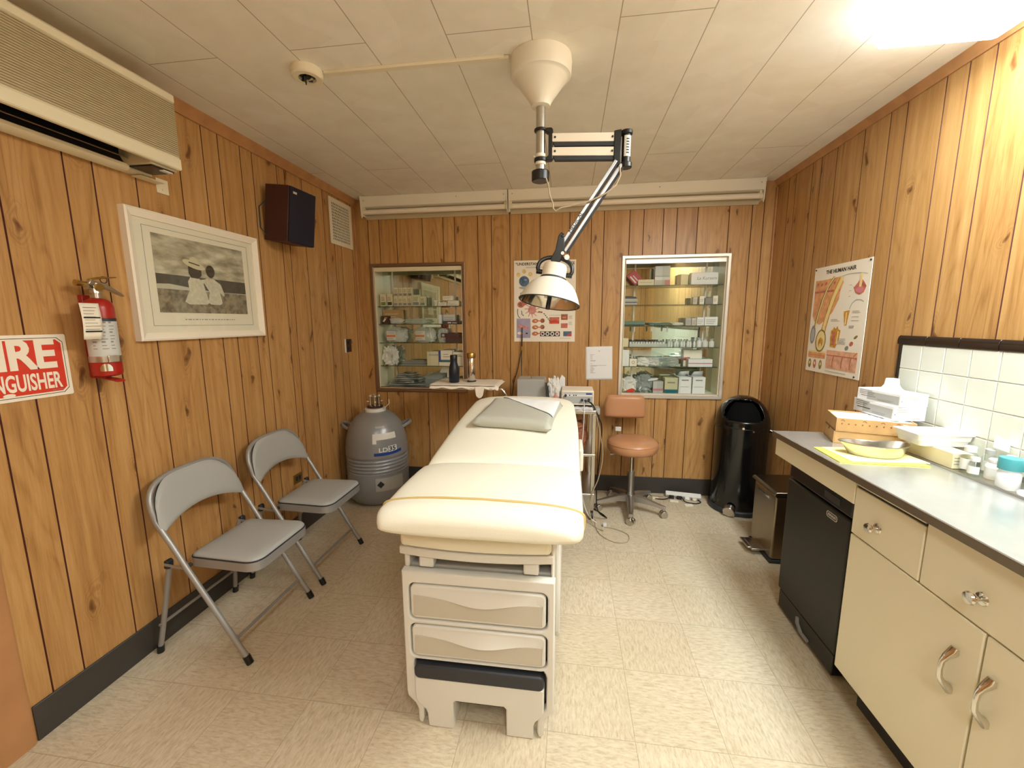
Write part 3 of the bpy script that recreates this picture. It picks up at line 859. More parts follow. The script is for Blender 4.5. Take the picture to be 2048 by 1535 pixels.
# ------------------------------------------------------------------ fire extinguisher
ex, ey = XL+.066, 1.352
fe = thing('fire_extinguisher', (ex, ey, 1.245), 'small red fire extinguisher with a paper tag hung on the left wall', 'fire extinguisher')
mx = Matrix.Translation((ex, ey, 0))
mb = MB(); mb.lathe([(.030,1.245),(.043,1.25),(.0455,1.262),(.0455,1.50),(.042,1.520),(.030,1.532),(.016,1.538)], mx, 36); mb.build('cylinder', 'red', fe, ang=50)
def ewrap(name, m, a0, a1, z0, z1, off, lab=None):
    mb = MB(); mb.grid(lambda u, v: Vector((ex+(.0455+off)*math.cos(R(a0+(a1-a0)*u)), ey+(.0455+off)*math.sin(R(a0+(a1-a0)*u)), z0+(z1-z0)*v)), 20, 2)
    o = mb.build(name, m, fe, ang=60)
    if lab: o['label'] = lab
    return o
lb = ewrap('instruction_label', 'silverfoil', -110, 40, 1.320, 1.462, .0008, 'grey printed instruction label')
ewrap('label_header', 'dark', -110, 40, 1.452, 1.464, .0013)
def on_ext(me, adeg, z):
    mb = MB()
    for v in me.vertices:
        a = R(adeg)+v.co.x/.0455
        v.co = Vector((ex+(.0466+v.co.z)*math.cos(a), ey+(.0466+v.co.z)*math.sin(a), z+v.co.y))
    mb.add_mesh(me, Matrix.Identity(4)); bpy.data.meshes.remove(me); return mb
random.seed(2)
mb = MB()
for row in range(9):
    z = 1.445-.012*row
    for k in range(3):
        a0 = -75+32*k; w = random.uniform(10, 24)
        mb.grid(lambda u, v: Vector((ex+.0466*math.cos(R(a0+w*u)), ey+.0466*math.sin(R(a0+w*u)), z+(.003 if row % 3 else .006)*v)), 5, 1)
mb.build('small_print', 'inkgrey', lb, smooth=False)
ewrap('bracket_band', 'steel', -150, 150, 1.300, 1.322, .002, 'metal strap with bright buckle')
mb = MB(); mb.box(-.017, .017, -.004, .004, 1.299, 1.325, mx=mx @ Matrix.Rotation(R(-12), 4, 'Z') @ Matrix.Translation((.050, 0, 0)) @ Matrix.Rotation(PI/2, 4, 'Z')); mb.build('buckle', 'chrome', fe, bevel=.002)
mb = MB(); mb.grid(lambda u, v: Vector((ex+.0468*math.cos(R(-62+44*u)), ey+.0468*math.sin(R(-62+44*u)), 1.266+.028*v*(1-.5*abs(2*u-1)**3))), 12, 3); mb.build('foil_seal', 'chrome', fe, ang=60)
mb = MB(); mb.box(XL+.001, XL+.02, ey-.014, ey+.014, 1.24, 1.55); mb.box(XL+.001, ex, ey-.012, ey+.012, 1.236, 1.244); mb.prism([(ex-.02,1.240),(ex+.045,1.232),(ex+.052,1.222),(ex-.02,1.236)], 'y', ey-.012, ey+.02); mb.build('wall_bracket', 'red', fe, bevel=.002)
mb = MB(); mb.cyl((ex, ey, 1.53), (ex, ey, 1.562), .014, seg=16); mb.cyl((ex, ey, 1.556), (ex, ey, 1.592), .019, .016, seg=16); mb.cyl((ex-.004, ey, 1.575), (ex+.01, ey-.036, 1.578), .010, seg=12)
mb.build('valve_head', 'steel', fe)
mb = MB(); mb.prism([(ey-.03,1.588),(ey-.02,1.604),(ey+.03,1.592),(ey+.088,1.556),(ey+.090,1.548),(ey+.03,1.574),(ey-.02,1.584)], 'x', ex-.004, ex+.014); mb.build('carrying_handle', 'steel', fe, bevel=.002)
mb = MB(); mb.prism([(ey-.02,1.606),(ey+.01,1.616),(ey+.072,1.622),(ey+.072,1.618),(ey+.01,1.608),(ey-.02,1.6)], 'x', ex-.004, ex+.012); mb.build('squeeze_lever', 'brass', fe, bevel=.0015)
mb = MB(); mb.cyl((ex+.016, ey-.002, 1.577), (ex+.026, ey-.002, 1.577), .014, seg=20); mb.cyl((ex, ey-.02, 1.586), (ex, ey-.062, 1.590), .008, .011, seg=12); mb.build('gauge', 'brass', fe)
mb = MB(); mb.tube([(ex+.004, ey+.03+.012*math.cos(t*PI/8), 1.607+.012*math.sin(t*PI/8)) for t in range(16)], .0018, 6, closed=True); mb.build('pull_pin', 'dark', fe)
tg = MB()
tg.grid(lambda u, v: Vector((ex+.054+.006*math.sin(v*3), 1.250+.062*u, 1.388+.128*v)), 6, 8)
t = tg.build('inspection_tag', 'paperw', fe); t['label'] = 'cream paper inspection tag tied to the neck'
sm = t.modifiers.new('thick', 'SOLIDIFY'); sm.thickness = .0008
mb = MB()
for z, h in ((1.465,.005),(1.416,.005)): mb.box(ex+.0602, ex+.0612, 1.255, 1.308, z-h/2, z+h/2)
for i in range(8): mb.box(ex+.0602, ex+.0610, 1.257, 1.288+.02*random.random(), 1.500-.011*i, 1.5012-.011*i)
mb.build('tag_print', 'ink', t, smooth=False)

# ------------------------------------------------------------------ framed photograph
pf = thing('framed_print', (XL, 1.89, 1.37), 'whitewashed frame with a sepia photograph of two children on a beach', 'picture')
y0, y1, z0, z1 = 1.528, 2.258, 1.368, 1.922
W = .034
mb = MB()
prf = [(0, 0), (0, .030), (.008, .034), (.022, .026), (W, .020), (W, 0)]   # inward offset, height off wall
cor = []
for (py, pz, sy, sz) in ((y0,z0,1,1),(y1,z0,-1,1),(y1,z1,-1,-1),(y0,z1,1,-1)):
    cor.append([Vector((XL+h, py+sy*o, pz+sz*o)) for o, h in prf])
mb.rings(cor+[cor[0]], caps=False); bmesh.ops.remove_doubles(mb.bm, verts=mb.bm.verts, dist=1e-5); mb.build('frame', 'paperw', pf, ang=20)
mb = MB(); mb.box(XL+.001, XL+.012, y0+W*.8, y1-W*.8, z0+W*.8, z1-W*.8); mb.build('mat_board', 'paperw', pf)
a = Art(fr((XL+.0123, 0, 0), 'left'))
def rectline(m, x0, x1, ya, yb, w, lay=1):
    a.rect(m, x0, x1, ya, ya+w, lay); a.rect(m, x0, x1, yb-w, yb, lay); a.rect(m, x0, x0+w, ya, yb, lay); a.rect(m, x1-w, x1, ya, yb, lay)
rectline('inkgrey', 1.604, 2.188, 1.432, 1.862, .0018)
random.seed(8)
x = 1.76
while x < 2.06: w = random.uniform(.006, .02); a.rect('inkgrey', x, x+w, 1.459, 1.463); x += w+.006
a.build('mat_lines', pf)
k = NT('beach_print_sky'); tc = k.n('ShaderNodeTexCoord'); mp = k.n('ShaderNodeMapping'); mp.inputs['Scale'].default_value = (1, 5, 14); k.l(tc.outputs['Object'], mp.inputs[0])
n = k.n('ShaderNodeTexNoise', Scale=1.6, Detail=6.); k.l(mp.outputs[0], n.inputs['Vector'])
k.l(k.ramp(n.outputs['Fac'], [(.3, lin((128,118,100))), (.5, lin((186,176,154))), (.66, lin((226,218,198)))]), k.b.inputs['Base Color']); M['psky'] = k.m
k = NT('beach_print_sand'); tc = k.n('ShaderNodeTexCoord'); n = k.n('ShaderNodeTexNoise', Scale=38., Detail=5.); k.l(tc.outputs['Object'], n.inputs['Vector'])
k.l(k.ramp(n.outputs['Fac'], [(.35, lin((110,100,84))), (.6, lin((160,148,126)))]), k.b.inputs['Base Color']); M['psand'] = k.m
M['psea'] = mat('print_sea', (84, 80, 74), .6, var=.2, vscale=40); M['pfoam'] = mat('print_foam', (200, 194, 178), .6); M['pdress'] = mat('print_dress', (212, 204, 184), .6, var=.12, vscale=60)
M['phair'] = mat('print_hair', (66, 54, 42), .6); M['phat'] = mat('print_hat', (216, 204, 174), .6)
a = Art(fr((XL+.0125, 0, 0), 'left'))
a.rect('psky', 1.640, 2.152, 1.492, 1.836, 1)
a.rect('psea', 1.640, 2.152, 1.600, 1.664, 2)
a.poly('pfoam', [(1.640,1.596),(1.640,1.618),(1.70,1.622),(1.80,1.612),(1.95,1.600),(2.152,1.602),(2.152,1.592)], 3)
a.rect('psand', 1.640, 2.152, 1.492, 1.598, 3)
# two seated children seen from behind: the left with a wide straw hat
a.poly('pdress', [(1.770,1.545),(1.80,1.60),(1.796,1.640),(1.815,1.668),(1.850,1.668),(1.880,1.640),(1.890,1.60),(1.905,1.545),(1.89,1.535),(1.79,1.533)], 4)
a.poly('phair', [(1.806,1.72),(1.804,1.68),(1.815,1.66),(1.855,1.658),(1.875,1.675),(1.876,1.715),(1.85,1.735),(1.82,1.735)], 5)
a.poly('phat', circ(1.838, 1.722, .062, 28, .017, -.22), 6); a.poly('phat', [(1.812,1.726),(1.818,1.752),(1.838,1.760),(1.860,1.750),(1.868,1.720)], 7); a.stroke('phair', [(1.810,1.732),(1.868,1.722)], .005, 8)
a.poly('pdress', [(1.900,1.545),(1.912,1.60),(1.884,1.640),(1.900,1.664),(1.945,1.664),(1.985,1.640),(2.004,1.590),(1.998,1.580),(1.975,1.60),(1.985,1.545),(1.97,1.536),(1.915,1.536)], 4)
a.poly('phair', circ(1.928, 1.700, .026, 22, .031), 6)
a.stroke('pdress', [(1.865,1.645),(1.905,1.652),(1.930,1.640)], .018, 7)
a.build('photograph', pf)
mb = MB(); mb.box(XL+.0165, XL+.0185, y0+W*.85, y1-W*.85, z0+W*.85, z1-W*.85); mb.build('glazing', 'glass', pf)

# ------------------------------------------------------------------ speaker
spk = thing('wall_speaker', (-1.72, 2.52, 1.97), 'dark brown box loudspeaker mounted high on the left wall', 'speaker')
# body built in its own frame, turned toward the room
ms = Matrix.Translation((-1.715, 2.455, 2.085)) @ Matrix.Rotation(R(-4), 4, 'Z') @ Matrix.Rotation(R(7), 4, 'Y')
mb = MB(); mb.box(-.072, .085, -.112, .112, -.158, .158, mx=ms); mb.build('cabinet', 'maroonwood', spk, bevel=.003)
mb = MB(); mb.box(.086, .098, -.110, .110, -.156, .156, mx=ms); gr = mb.build('grille', 'navy', spk, bevel=.004); gr['label'] = 'dark navy cloth grille'
mb = MB(); mb.box(.098, .0995, -.09, -.06, .118, .130, mx=ms); mb.build('badge', 'silver', gr, smooth=False)
mb = MB(); mb.box(XL+.0, XL+.06, 2.42, 2.50, 2.05, 2.13); mb.build('wall_mount', 'black', spk, bevel=.004)
mb = MB(); mb.tube([(XL+.04, 2.35, 2.16), (XL+.006, 2.33, 2.12), (XL+.006, 2.328, 2.0), (XL+.03, 2.355, 1.95)], .003, 6); mb.build('cable', 'dark', spk)

# ------------------------------------------------------------------ vent grille
vt = thing('air_vent', (XL, 3.235, 2.05), 'cream square-hole air vent high on the left wall by the corner', 'vent')
holes = []
nx, nz = 12, 13
for i in range(nx):
    for j in range(nz):
        cx_ = 3.105+.0212*i+.0106; cz = 2.075+.0218*j+.0109
        holes.append(rrect(cx_-.0078, cx_+.0078, cz-.0078, cz+.0078, .003, 2))
me = plate_mesh(rrect(3.072, 3.398, 2.045, 2.390, .008), holes, .006, .001, 1); mb = MB(); mb.add_mesh(me, fr((XL+.006, 0, 0), 'left')); mb.build('grille_plate', 'ivory', vt, ang=40)
mb = MB(); mb.box(XL+.0005, XL+.002, 3.09, 3.38, 2.06, 2.375); mb.build('duct_shade_sheet', 'black', vt, smooth=False)  # black sheet paints the shade behind the grille holes

# ------------------------------------------------------------------ outlets
oo = thing('wall_outlet', (XL, 3.232, 1.19), 'dark brown wall outlet at chest height near the back corner', 'outlet')
mb = MB(); me = plate_mesh(rrect(3.190, 3.278, 1.198, 1.306, .006), [], .006, .0018); mb.add_mesh(me, fr((XL+.003, 0, 0), 'left')); mb.build('cover_plate', 'brownplate', oo)
for z in (1.228, 1.276):
    mb = MB(); me = plate_mesh(circ(3.234, z, .017, 20, .015), [], .004, .001); mb.add_mesh(me, fr((XL+.008, 0, 0), 'left')); mb.build('socket', 'black', oo)
mb = MB(); mb.box(XL+.0, XL+.009, 3.182, 3.189, 1.196, 1.308); o = mb.build('edge_strip', 'labelw', oo); o['label'] = 'pale strip along the near edge'
oo = thing('wall_outlet', (XL, 2.47, .355), 'brass coloured outlet plate low on the wall behind the second chair', 'outlet')
mb = MB(); me = plate_mesh(rrect(2.425, 2.515, .362, .425, .004), [], .006, .0018); mb.add_mesh(me, fr((XL+.003, 0, 0), 'left')); mb.build('cover_plate', 'brass', oo)
mb = MB(); mb.box(XL+.006, XL+.009, 2.448, 2.462, .38, .408); mb.box(XL+.006, XL+.009, 2.478, 2.492, .38, .408); mb.build('socket', 'dark', oo)

# ------------------------------------------------------------------ air conditioner
ac = thing('air_conditioner', (-1.72, .6, 2.05), 'long beige wall air conditioner above the picture at the left', 'air conditioner')
aY0, aY1, aX = -.15, 1.645, -1.62
mb = MB(); mb.prism([(XL+.002, 2.37), (aX-.01, 2.372), (aX, 2.362), (aX, 2.338), (aX-.006, 2.334), (aX-.006, 2.124), (aX, 2.118), (aX, 2.080), (aX-.004, 2.076), (aX-.018, 2.076), (aX-.020, 2.150), (-1.766, 2.150), (-1.766, 2.060), (XL+.002, 2.056)], 'y', aY0, aY1); mb.build('casing', 'cream', ac, ang=30)
mb = MB()
nl = 26
poly = [(aX-.007, 2.124)]
for i in range(nl):
    za = 2.126+(2.334-2.126)*i/nl; dz = (2.334-2.126)/nl
    poly += [(aX-.0065, za), (aX-.0005, za+dz*.3), (aX-.0005, za+dz*.7), (aX-.0065, za+dz)]
poly += [(aX-.007, 2.336), (aX-.012, 2.336), (aX-.012, 2.124)]
mb.prism(poly, 'y', aY0+.002, aY1-.002); o = mb.build('front_grille', 'acgrille', ac, smooth=False); o['label'] = 'beige grille of fine horizontal ribs'
mb = MB(); mb.prism([(aX-.0205, 2.1495), (-1.7655, 2.1495), (-1.7655, 2.076), (-1.764, 2.076), (-1.764, 2.147), (aX-.0205, 2.147)], 'y', aY0+.01, aY1-.115); o = mb.build('outlet_shade_lining', 'black', ac)  # black lining puts the shade of the outlet recess into its colour
for zz, xx, m_ in ((2.118, -1.69, 'dark'), (2.088, -1.735, 'bronze')):
    mb = MB(); mb.prism([(xx-.014, zz+.006), (xx+.012, zz-.006), (xx+.013, zz-.003), (xx-.013, zz+.009)], 'y', aY0+.01, aY1-.13); mb.build('louvre', m_, ac)
mb = MB(); mb.prism([(-1.766, 2.078), (-1.752, 2.072), (-1.752, 2.060), (-1.766, 2.052), (-1.80, 2.050), (-1.80, 2.06), (-1.768, 2.06)], 'y', aY0, aY1-.10); mb.build('lower_rail', 'cream', ac)
mb = MB(); mb.prism([(aY1-.130, 2.149), (aY1-.130, 2.100), (aY1-.112, 2.068), (aY1-.002, 2.068), (aY1-.002, 2.149)], 'x', -1.764, aX-.022); mb.build('end_block', 'acgrille', ac, bevel=.003)
mb = MB(); mb.box(-1.755, aX-.030, aY1-.105, aY1-.008, 2.062, 2.068); o = mb.build('control_box', 'black', ac, bevel=.002)
mb = MB(); mb.box(-1.665, -1.645, aY1-.06, aY1-.02, 2.058, 2.062); mb.build('switch', 'labelw', o)
mb = MB(); mb.box(XL+.001, XL+.004, 1.706, 1.762, 2.018, 2.08); mb.box(XL+.001, XL+.05, 1.60, 1.706, 2.05, 2.053); mb.cyl((XL+.003, 1.735, 2.035), (XL+.006, 1.735, 2.035), .005, seg=10); mb.build('bracket', 'cream', ac)

# ------------------------------------------------------------------ ceiling: junction box, raceway
jx, jy = -1.072, 1.722
jb = thing('ceiling_box', (jx, jy, H), 'round cream ceiling box with a hole and loose dark wires', 'ceiling box')
mb = MB(); mb.lathe([(.060,H-.0005),(.062,H-.012),(.060,H-.030),(.054,H-.034),(.034,H-.034),(.033,H-.020),(.0,H-.020)], Matrix.Translation((jx, jy, 0)), 40, cap1=False); mb.build('box_body', 'ivory', jb)
mb = MB(); mb.lathe([(.0325,H-.0215),(.001,H-.0212)], Matrix.Translation((jx, jy, 0)), 24, cap0=False); mb.build('hole_shade_disc', 'black', jb)  # black disc paints the shade inside the box opening
for i, (dx_, dy_) in enumerate(((.0,-.012), (.018,.004), (-.018,.006), (.008,.016))):
    mb = MB(); mb.tube([(jx+dx_, jy+dy_, H-.02), (jx+dx_*1.2, jy+dy_*1.1-.004, H-.036), (jx+dx_*.4, jy+dy_*.5-.004, H-.042 if i else H-.062)], [.004,.006,.002], 8); mb.build('wire', 'black' if i != 1 else 'steel', jb)
mb = MB(); mb.prism([(-1.0105, H), (-1.0105, H-.012), (-.262, H-.012), (-.262, H)], 'y', 1.735, 1.760); mb.box(-.285, -.245, 1.740, 1.755, H-.014, H-.002)
o = mb.build('cable_raceway', 'ivory', bevel=.002); tag(o, 'flat cream cable raceway running across the ceiling to the exam lamp', 'cable cover')

# ------------------------------------------------------------------ examination lamp
lx, ly = -.124, 1.79
lp = thing('examination_lamp', (lx, ly, H), 'ceiling mounted examination lamp with folding arm and white metal shade', 'lamp')
ml = Matrix.Translation((lx, ly, 0))
mb = MB(); mb.lathe([(.119,H-.0005),(.121,H-.02),(.119,H-.060),(.116,H-.068),(.106,H-.071),(.101,H-.076),(.048,H-.148),(.040,H-.160),(.038,H-.172),(.026,H-.174)], ml, 56); mb.build('ceiling_canopy', 'white', lp, ang=40)
mb = MB(); mb.cyl((lx, ly, H-.15), (lx, ly, 2.045), .0185, seg=28); mb.build('pole', 'steel', lp)
mb = MB()
for z0_, z1_, r_ in ((2.196,2.206,.026),): mb.cyl((lx, ly, z0_), (lx, ly, z1_), r_, seg=28)
mb.build('upper_collar', 'black', lp, bevel=.002)
mb = MB(); mb.cyl((lx, ly, 2.098), (lx, ly, 2.112), .022, seg=28); mb.cyl((lx, ly, 2.07), (lx, ly, 2.082), .022, seg=28); mb.cyl((lx-.02, ly, 2.105), (lx-.03, ly, 2.105), .004, seg=10); mb.build('lower_collar', 'white', lp, bevel=.002)
mb = MB(); mb.cyl((lx, ly, 2.082), (lx, ly, 2.096), .026, seg=28); mb.build('clamp_ring', 'black', lp, bevel=.002)
mb = MB(); mb.cyl((lx, ly, 2.008), (lx, ly, 2.048), .036, seg=32); mb.build('end_cap', 'black', lp, bevel=.004)
# post side bracket
mb = MB(); mb.prism([(lx+.020, 2.206), (lx+.020, 2.192), (lx+.032, 2.186), (lx+.032, 2.102), (lx+.020, 2.096), (lx+.020, 2.084), (lx+.044, 2.084), (lx+.050, 2.09), (lx+.050, 2.198), (lx+.044, 2.206)], 'y', ly-.014, ly+.014); mb.build('post_bracket', 'black', lp, bevel=.003)
for z0_, z1_ in ((2.184, 2.152), (2.132, 2.090)):
    mb = MB()
    mb.prism([(lx+.046, z0_-.032), (lx+.046, z0_), (.170, z0_-.012), (.170, z0_-.044)], 'y', ly-.014, ly+.014)
    am = mb.build('upper_arm_bar', 'paperw', lp, bevel=.002)
    mb = MB(); mb.prism([(lx+.050, z0_-.033), (lx+.058, z0_-.048), (.168, z0_-.058), (.168, z0_-.045)], 'y', ly-.012, ly+.012); mb.build('bar_channel', 'dark', am)
    for xx in (lx+.058, .158):
        mb = MB(); zz = z0_-.016-.012*(xx-lx-.046)/(.17-lx-.046); mb.cyl((xx, ly-.017, zz), (xx, ly-.013, zz), .004, seg=12); mb.build('bolt', 'black', am)
mb = MB(); mb.prism([(.164, 2.178), (.192, 2.182), (.192, 2.050), (.164, 2.060)], 'y', ly-.017, ly+.017); mb.build('elbow_bracket', 'black', lp, bevel=.003)
mb = MB(); mb.cyl((.213, ly, 2.058), (.213, ly, 2.168), .017, seg=24); ej = mb.build('elbow_post', 'black', lp)
mb = MB(); mb.cyl((.213, ly, 2.164), (.213, ly, 2.180), .023, seg=24); mb.cyl((.213, ly, 2.042), (.213, ly, 2.062), .024, seg=24); mb.box(.19, .213, ly-.012, ly+.012, 2.164, 2.178); mb.box(.18, .213, ly-.012, ly+.012, 2.046, 2.062); mb.build('elbow_cap', 'black', lp, bevel=.003)
mb = MB(); mb.grid(lambda u, v: Vector((.213+.0176*math.cos(R(-125+100*u)), ly+.0176*math.sin(R(-125+100*u)), 2.082+.076*v)), 10, 2); o = mb.build('white_label', 'labelw', ej, ang=60)
mb = MB()
for i in range(6): mb.grid(lambda u, v: Vector((.213+.018*math.cos(R(-95+38*u)), ly+.018*math.sin(R(-95+38*u)), 2.092+.010*i+.005*v)), 5, 1)
mb.build('label_marks', 'dark', o, smooth=False)
# lower spring arm: two parallel channels
P0, P1 = Vector((.188, ly-.004, 2.060)), Vector((-.030, ly, 1.735))
dv = (P1-P0).normalized(); sidev = Vector((dv.z, 0, -dv.x)).normalized()
if sidev.x < 0: sidev = -sidev
mA = Matrix((( dv.x, sidev.x, 0, 0), (dv.y, sidev.y, 1, 0), (dv.z, sidev.z, 0, 0), (0,0,0,1)))
L_ = (P1-P0).length
for off, nm in ((-.013, 0), (.013, 1)):
    mm = Matrix.Translation(P0+sidev*off) @ mA
    mb = MB(); mb.box(0, L_, -.009, .0035, -.014, .014, mx=mm); am = mb.build('lower_arm_bar', 'alu', lp, bevel=.0015)
    mb = MB(); mb.box(.002, L_-.002, .0035, .0115, -.013, .013, mx=mm); mb.build('bar_channel', 'dark', am)
# lettering strip on the near face of the left bar
me = text_mesh('MEDICAL', .020, .0004, sx=1.1)
mb = MB(); Xd = -dv; mm = Matrix(((Xd.x, -sidev.x, 0, 0), (0, 0, -1, 0), (Xd.z, -sidev.z, 0, 0), (0,0,0,1)))
mb.add_mesh(me, Matrix.Translation(P0+dv*(L_*.70)+sidev*(-.016)+Vector((0, -.0150, 0))) @ mm); mb.build('arm_lettering', 'ink', am, smooth=False)
# knuckle and yoke
mb = MB(); K = Vector((-.040, ly, 1.712))
mb.prism([(-.048, 1.792), (-.036, 1.806), (-.022, 1.796), (-.022, 1.73), (-.040, 1.690), (-.075, 1.688), (-.080, 1.70), (-.060, 1.735)], 'y', ly-.016, ly+.016)
mb.cyl((-.030, ly-.019, 1.79), (-.030, ly+.019, 1.79), .007, seg=14)
kn = mb.build('knuckle', 'black', lp, bevel=.003)
mb = MB(); mb.cyl((-.012, ly-.018, 1.705), (-.012, ly+.018, 1.705), .011, seg=16); mb.cyl((-.03, ly-.017, 1.722), (-.03, ly+.017, 1.722), .007, seg=12); mb.build('clamp_screw', 'steel', kn)
LC = Vector((-.062, ly-.004, 1.655))
tilt = Matrix.Translation(LC) @ Matrix.Rotation(R(9), 4, 'Y') @ Matrix.Rotation(R(-10), 4, 'X')
mb = MB()
pts = [tilt @ Vector((.072*math.cos(PI*i/16), 0, .002+.052*math.sin(PI*i/16)**.8)) for i in range(17)]
pts = [tilt @ Vector((.066, 0, -.016))]+pts+[tilt @ Vector((-.066, 0, -.016))]
mb.tube(pts, .0085, 10); mb.build('yoke', 'black', lp)
mb = MB(); mb.cyl(tilt @ Vector((-.075, 0, -.014)), tilt @ Vector((-.05, 0, -.014)), .010, seg=14); mb.cyl(tilt @ Vector((.075, 0, -.014)), tilt @ Vector((.05, 0, -.014)), .010, seg=14); mb.build('yoke_knob', 'black', lp)
mb = MB(); mb.lathe([(.030,.026),(.046,.022),(.050,.010),(.051,-.030),(.054,-.034)], tilt, 40, cap1=False); mb.build('lamp_neck', 'paperw', lp, ang=40)
mb = MB(); mb.lathe([(.0545,-.033),(.056,-.036),(.056,-.040),(.0545,-.042)], tilt, 40, cap0=False, cap1=False); mb.build('neck_band', 'dark', lp)
mb = MB(); mb.lathe([(.054,-.040),(.066,-.045),(.088,-.062),(.105,-.085),(.118,-.112),(.128,-.138)], tilt, 56, cap0=False, cap1=False); mb.build('lamp_shade', 'white', lp, ang=70)
mb = MB(); mb.lathe([(.001,-.056),(.052,-.057),(.084,-.071),(.102,-.090),(.116,-.113),(.1262,-.138)], tilt, 56, cap0=False, cap1=False); mb.build('reflector', 'chrome', lp, ang=70)
mb = MB(); mb.tube([tilt @ Vector((.1275*math.cos(2*PI*i/48), .1275*math.sin(2*PI*i/48), -.138)) for i in range(48)], .0022, 8, closed=True); mb.build('shade_rim', 'dark', lp)
mb = MB(); mb.lathe([(.012,-.058),(.016,-.07),(.028,-.10),(.024,-.118),(.001,-.124)], tilt, 24, cap0=False, cap1=False); mb.build('bulb', 'labelw', lp)
hp = tilt @ Vector((-.004, -.118, -.130)); mb = MB()
mb.cyl(tilt @ Vector((0, -.03, -.085)), tilt @ Vector((0, -.03, -.172)), .0095, seg=16); mb.build('positioning_handle', 'black', lp, bevel=.002)
mb = MB(); mb.tube([(lx+.022, ly-.022, 2.018), (lx+.034, ly-.026, 1.985), (lx+.040, ly-.026, 1.945), (lx+.052, ly-.024, 1.918), (lx+.054, ly-.022, 1.895), (lx+.064, ly-.022, 1.886), (lx+.084, ly-.022, 1.898), (lx+.14, ly-.024, 1.906), (lx+.20, ly-.026, 1.918), (lx+.262, ly-.026, 1.945), (lx+.300, ly-.024, 1.975), (lx+.316, ly-.022, 2.01), (lx+.312, ly-.018, 2.046)], .0032, 8); mb.build('cable', 'cord', lp)

# ------------------------------------------------------------------ fluorescent strips on the back wall
def strip(x0, x1, label):
    t = thing('wall_strip_light', ((x0+x1)/2, YB, 2.30), label, 'light', 'strip lights along the top of the back wall')
    mb = MB(); mb.prism([(YB-.002, H-.001), (YB-.10, H-.001), (YB-.104, H-.008), (YB-.088, H-.080), (YB-.060, H-.086), (YB-.002, H-.086)], 'x', x0+.006, x1-.006); mb.build('housing', 'white', t, ang=30)
    mb = MB(); mb.prism([(YB-.002, H-.086), (YB-.03, H-.086), (YB-.012, H-.165), (YB-.002, H-.165)], 'x', x0+.006, x1-.006); mb.build('back_reflector', 'acgrille', t)
    for xx in (x0, x1-.006):
        mb = MB(); mb.prism([(YB-.002, H-.001), (YB-.108, H-.001), (YB-.104, H-.03), (YB-.096, H-.15), (YB-.080, H-.166), (YB-.07, H-.150), (YB-.002, H-.150)], 'x', xx, xx+.006)
        e = mb.build('end_plate', 'white', t)
    mb = MB(); mb.cyl((x0+.03, YB-.062, H-.118), (x1-.03, YB-.062, H-.118), .019, seg=24); mb.build('tube', 'paperw', t)
    for xx in (x0+.006, x1-.03):
        mb = MB(); mb.cyl((xx, YB-.062, H-.118), (xx+.024, YB-.062, H-.118), .0205, seg=24); mb.box(xx, xx+.018, YB-.076, YB-.048, H-.118, H-.084); mb.build('lamp_holder', 'ivory', t)
    mb = MB()
    for xx in (x0+.03, x1-.03, (x0+x1)/2+.2):
        mb.cyl((xx, YB-.104, H-.035), (xx, YB-.099, H-.036), .004, seg=10)
    mb.build('screw', 'steel', t)
strip(-1.708, -.490, 'shorter fluorescent strip light above the left wall cabinet')
strip(-.482, 1.388, 'longer fluorescent strip light above the right wall cabinet')

# ------------------------------------------------------------------ ceiling fixtures
M['tubeglow'] = emit_mat('lamp_diffuser', (.91, 1., 1.01), 16.5)
M['fillglow'] = emit_mat('fill_light_diffuser', (.91, 1., 1.01), 9.)  # glow of the added light behind the viewpoint
M['lampside'] = emit_mat('lamp_diffuser_side', (.91, 1., 1.01), 6.)
def fixture(y0, y1, label, X=1.235, glow='tubeglow'):
    t = thing('ceiling_light', (X, (y0+y1)/2, H), label, 'light', 'fluorescent ceiling fixtures')
    mb = MB(); mb.box(X-.175, X+.175, y0+.004, y1-.004, H-.028, H-.0005); mb.build('housing', 'white', t)
    mb = MB()
    poly = [(X+q, z_) for q, z_ in ((-.195, H-.026), (-.195, H-.060), (-.179, H-.078), (.179, H-.078), (.195, H-.060), (.195, H-.026))]
    ra = [Vector((x, y0, z)) for x, z in poly]; ca = Vector((X, 0, H-.03))
    mb.rings([[Vector((ca.x+(p.x-ca.x)*s, y, ca.z+(p.z-ca.z)*s)) for p in ra] for s, y in ((.96, y0+.0), (1., y0+.012), (1., y1-.012), (.96, y1))])
    for f in mb.bm.faces:
        f.normal_update(); f.material_index = 0 if max(v.co.z for v in f.verts) < H-.05 else 1
    mb.build('diffuser', [glow, 'lampside'], t, ang=30)
fixture(.54, 1.768, 'glowing fluorescent ceiling light at the upper right over the counter')
fixture(-1.33, -.11, 'added unseen fill light in the form of a ceiling fixture, behind the viewpoint', .30, 'fillglow')  # added out of view to fill the room with light

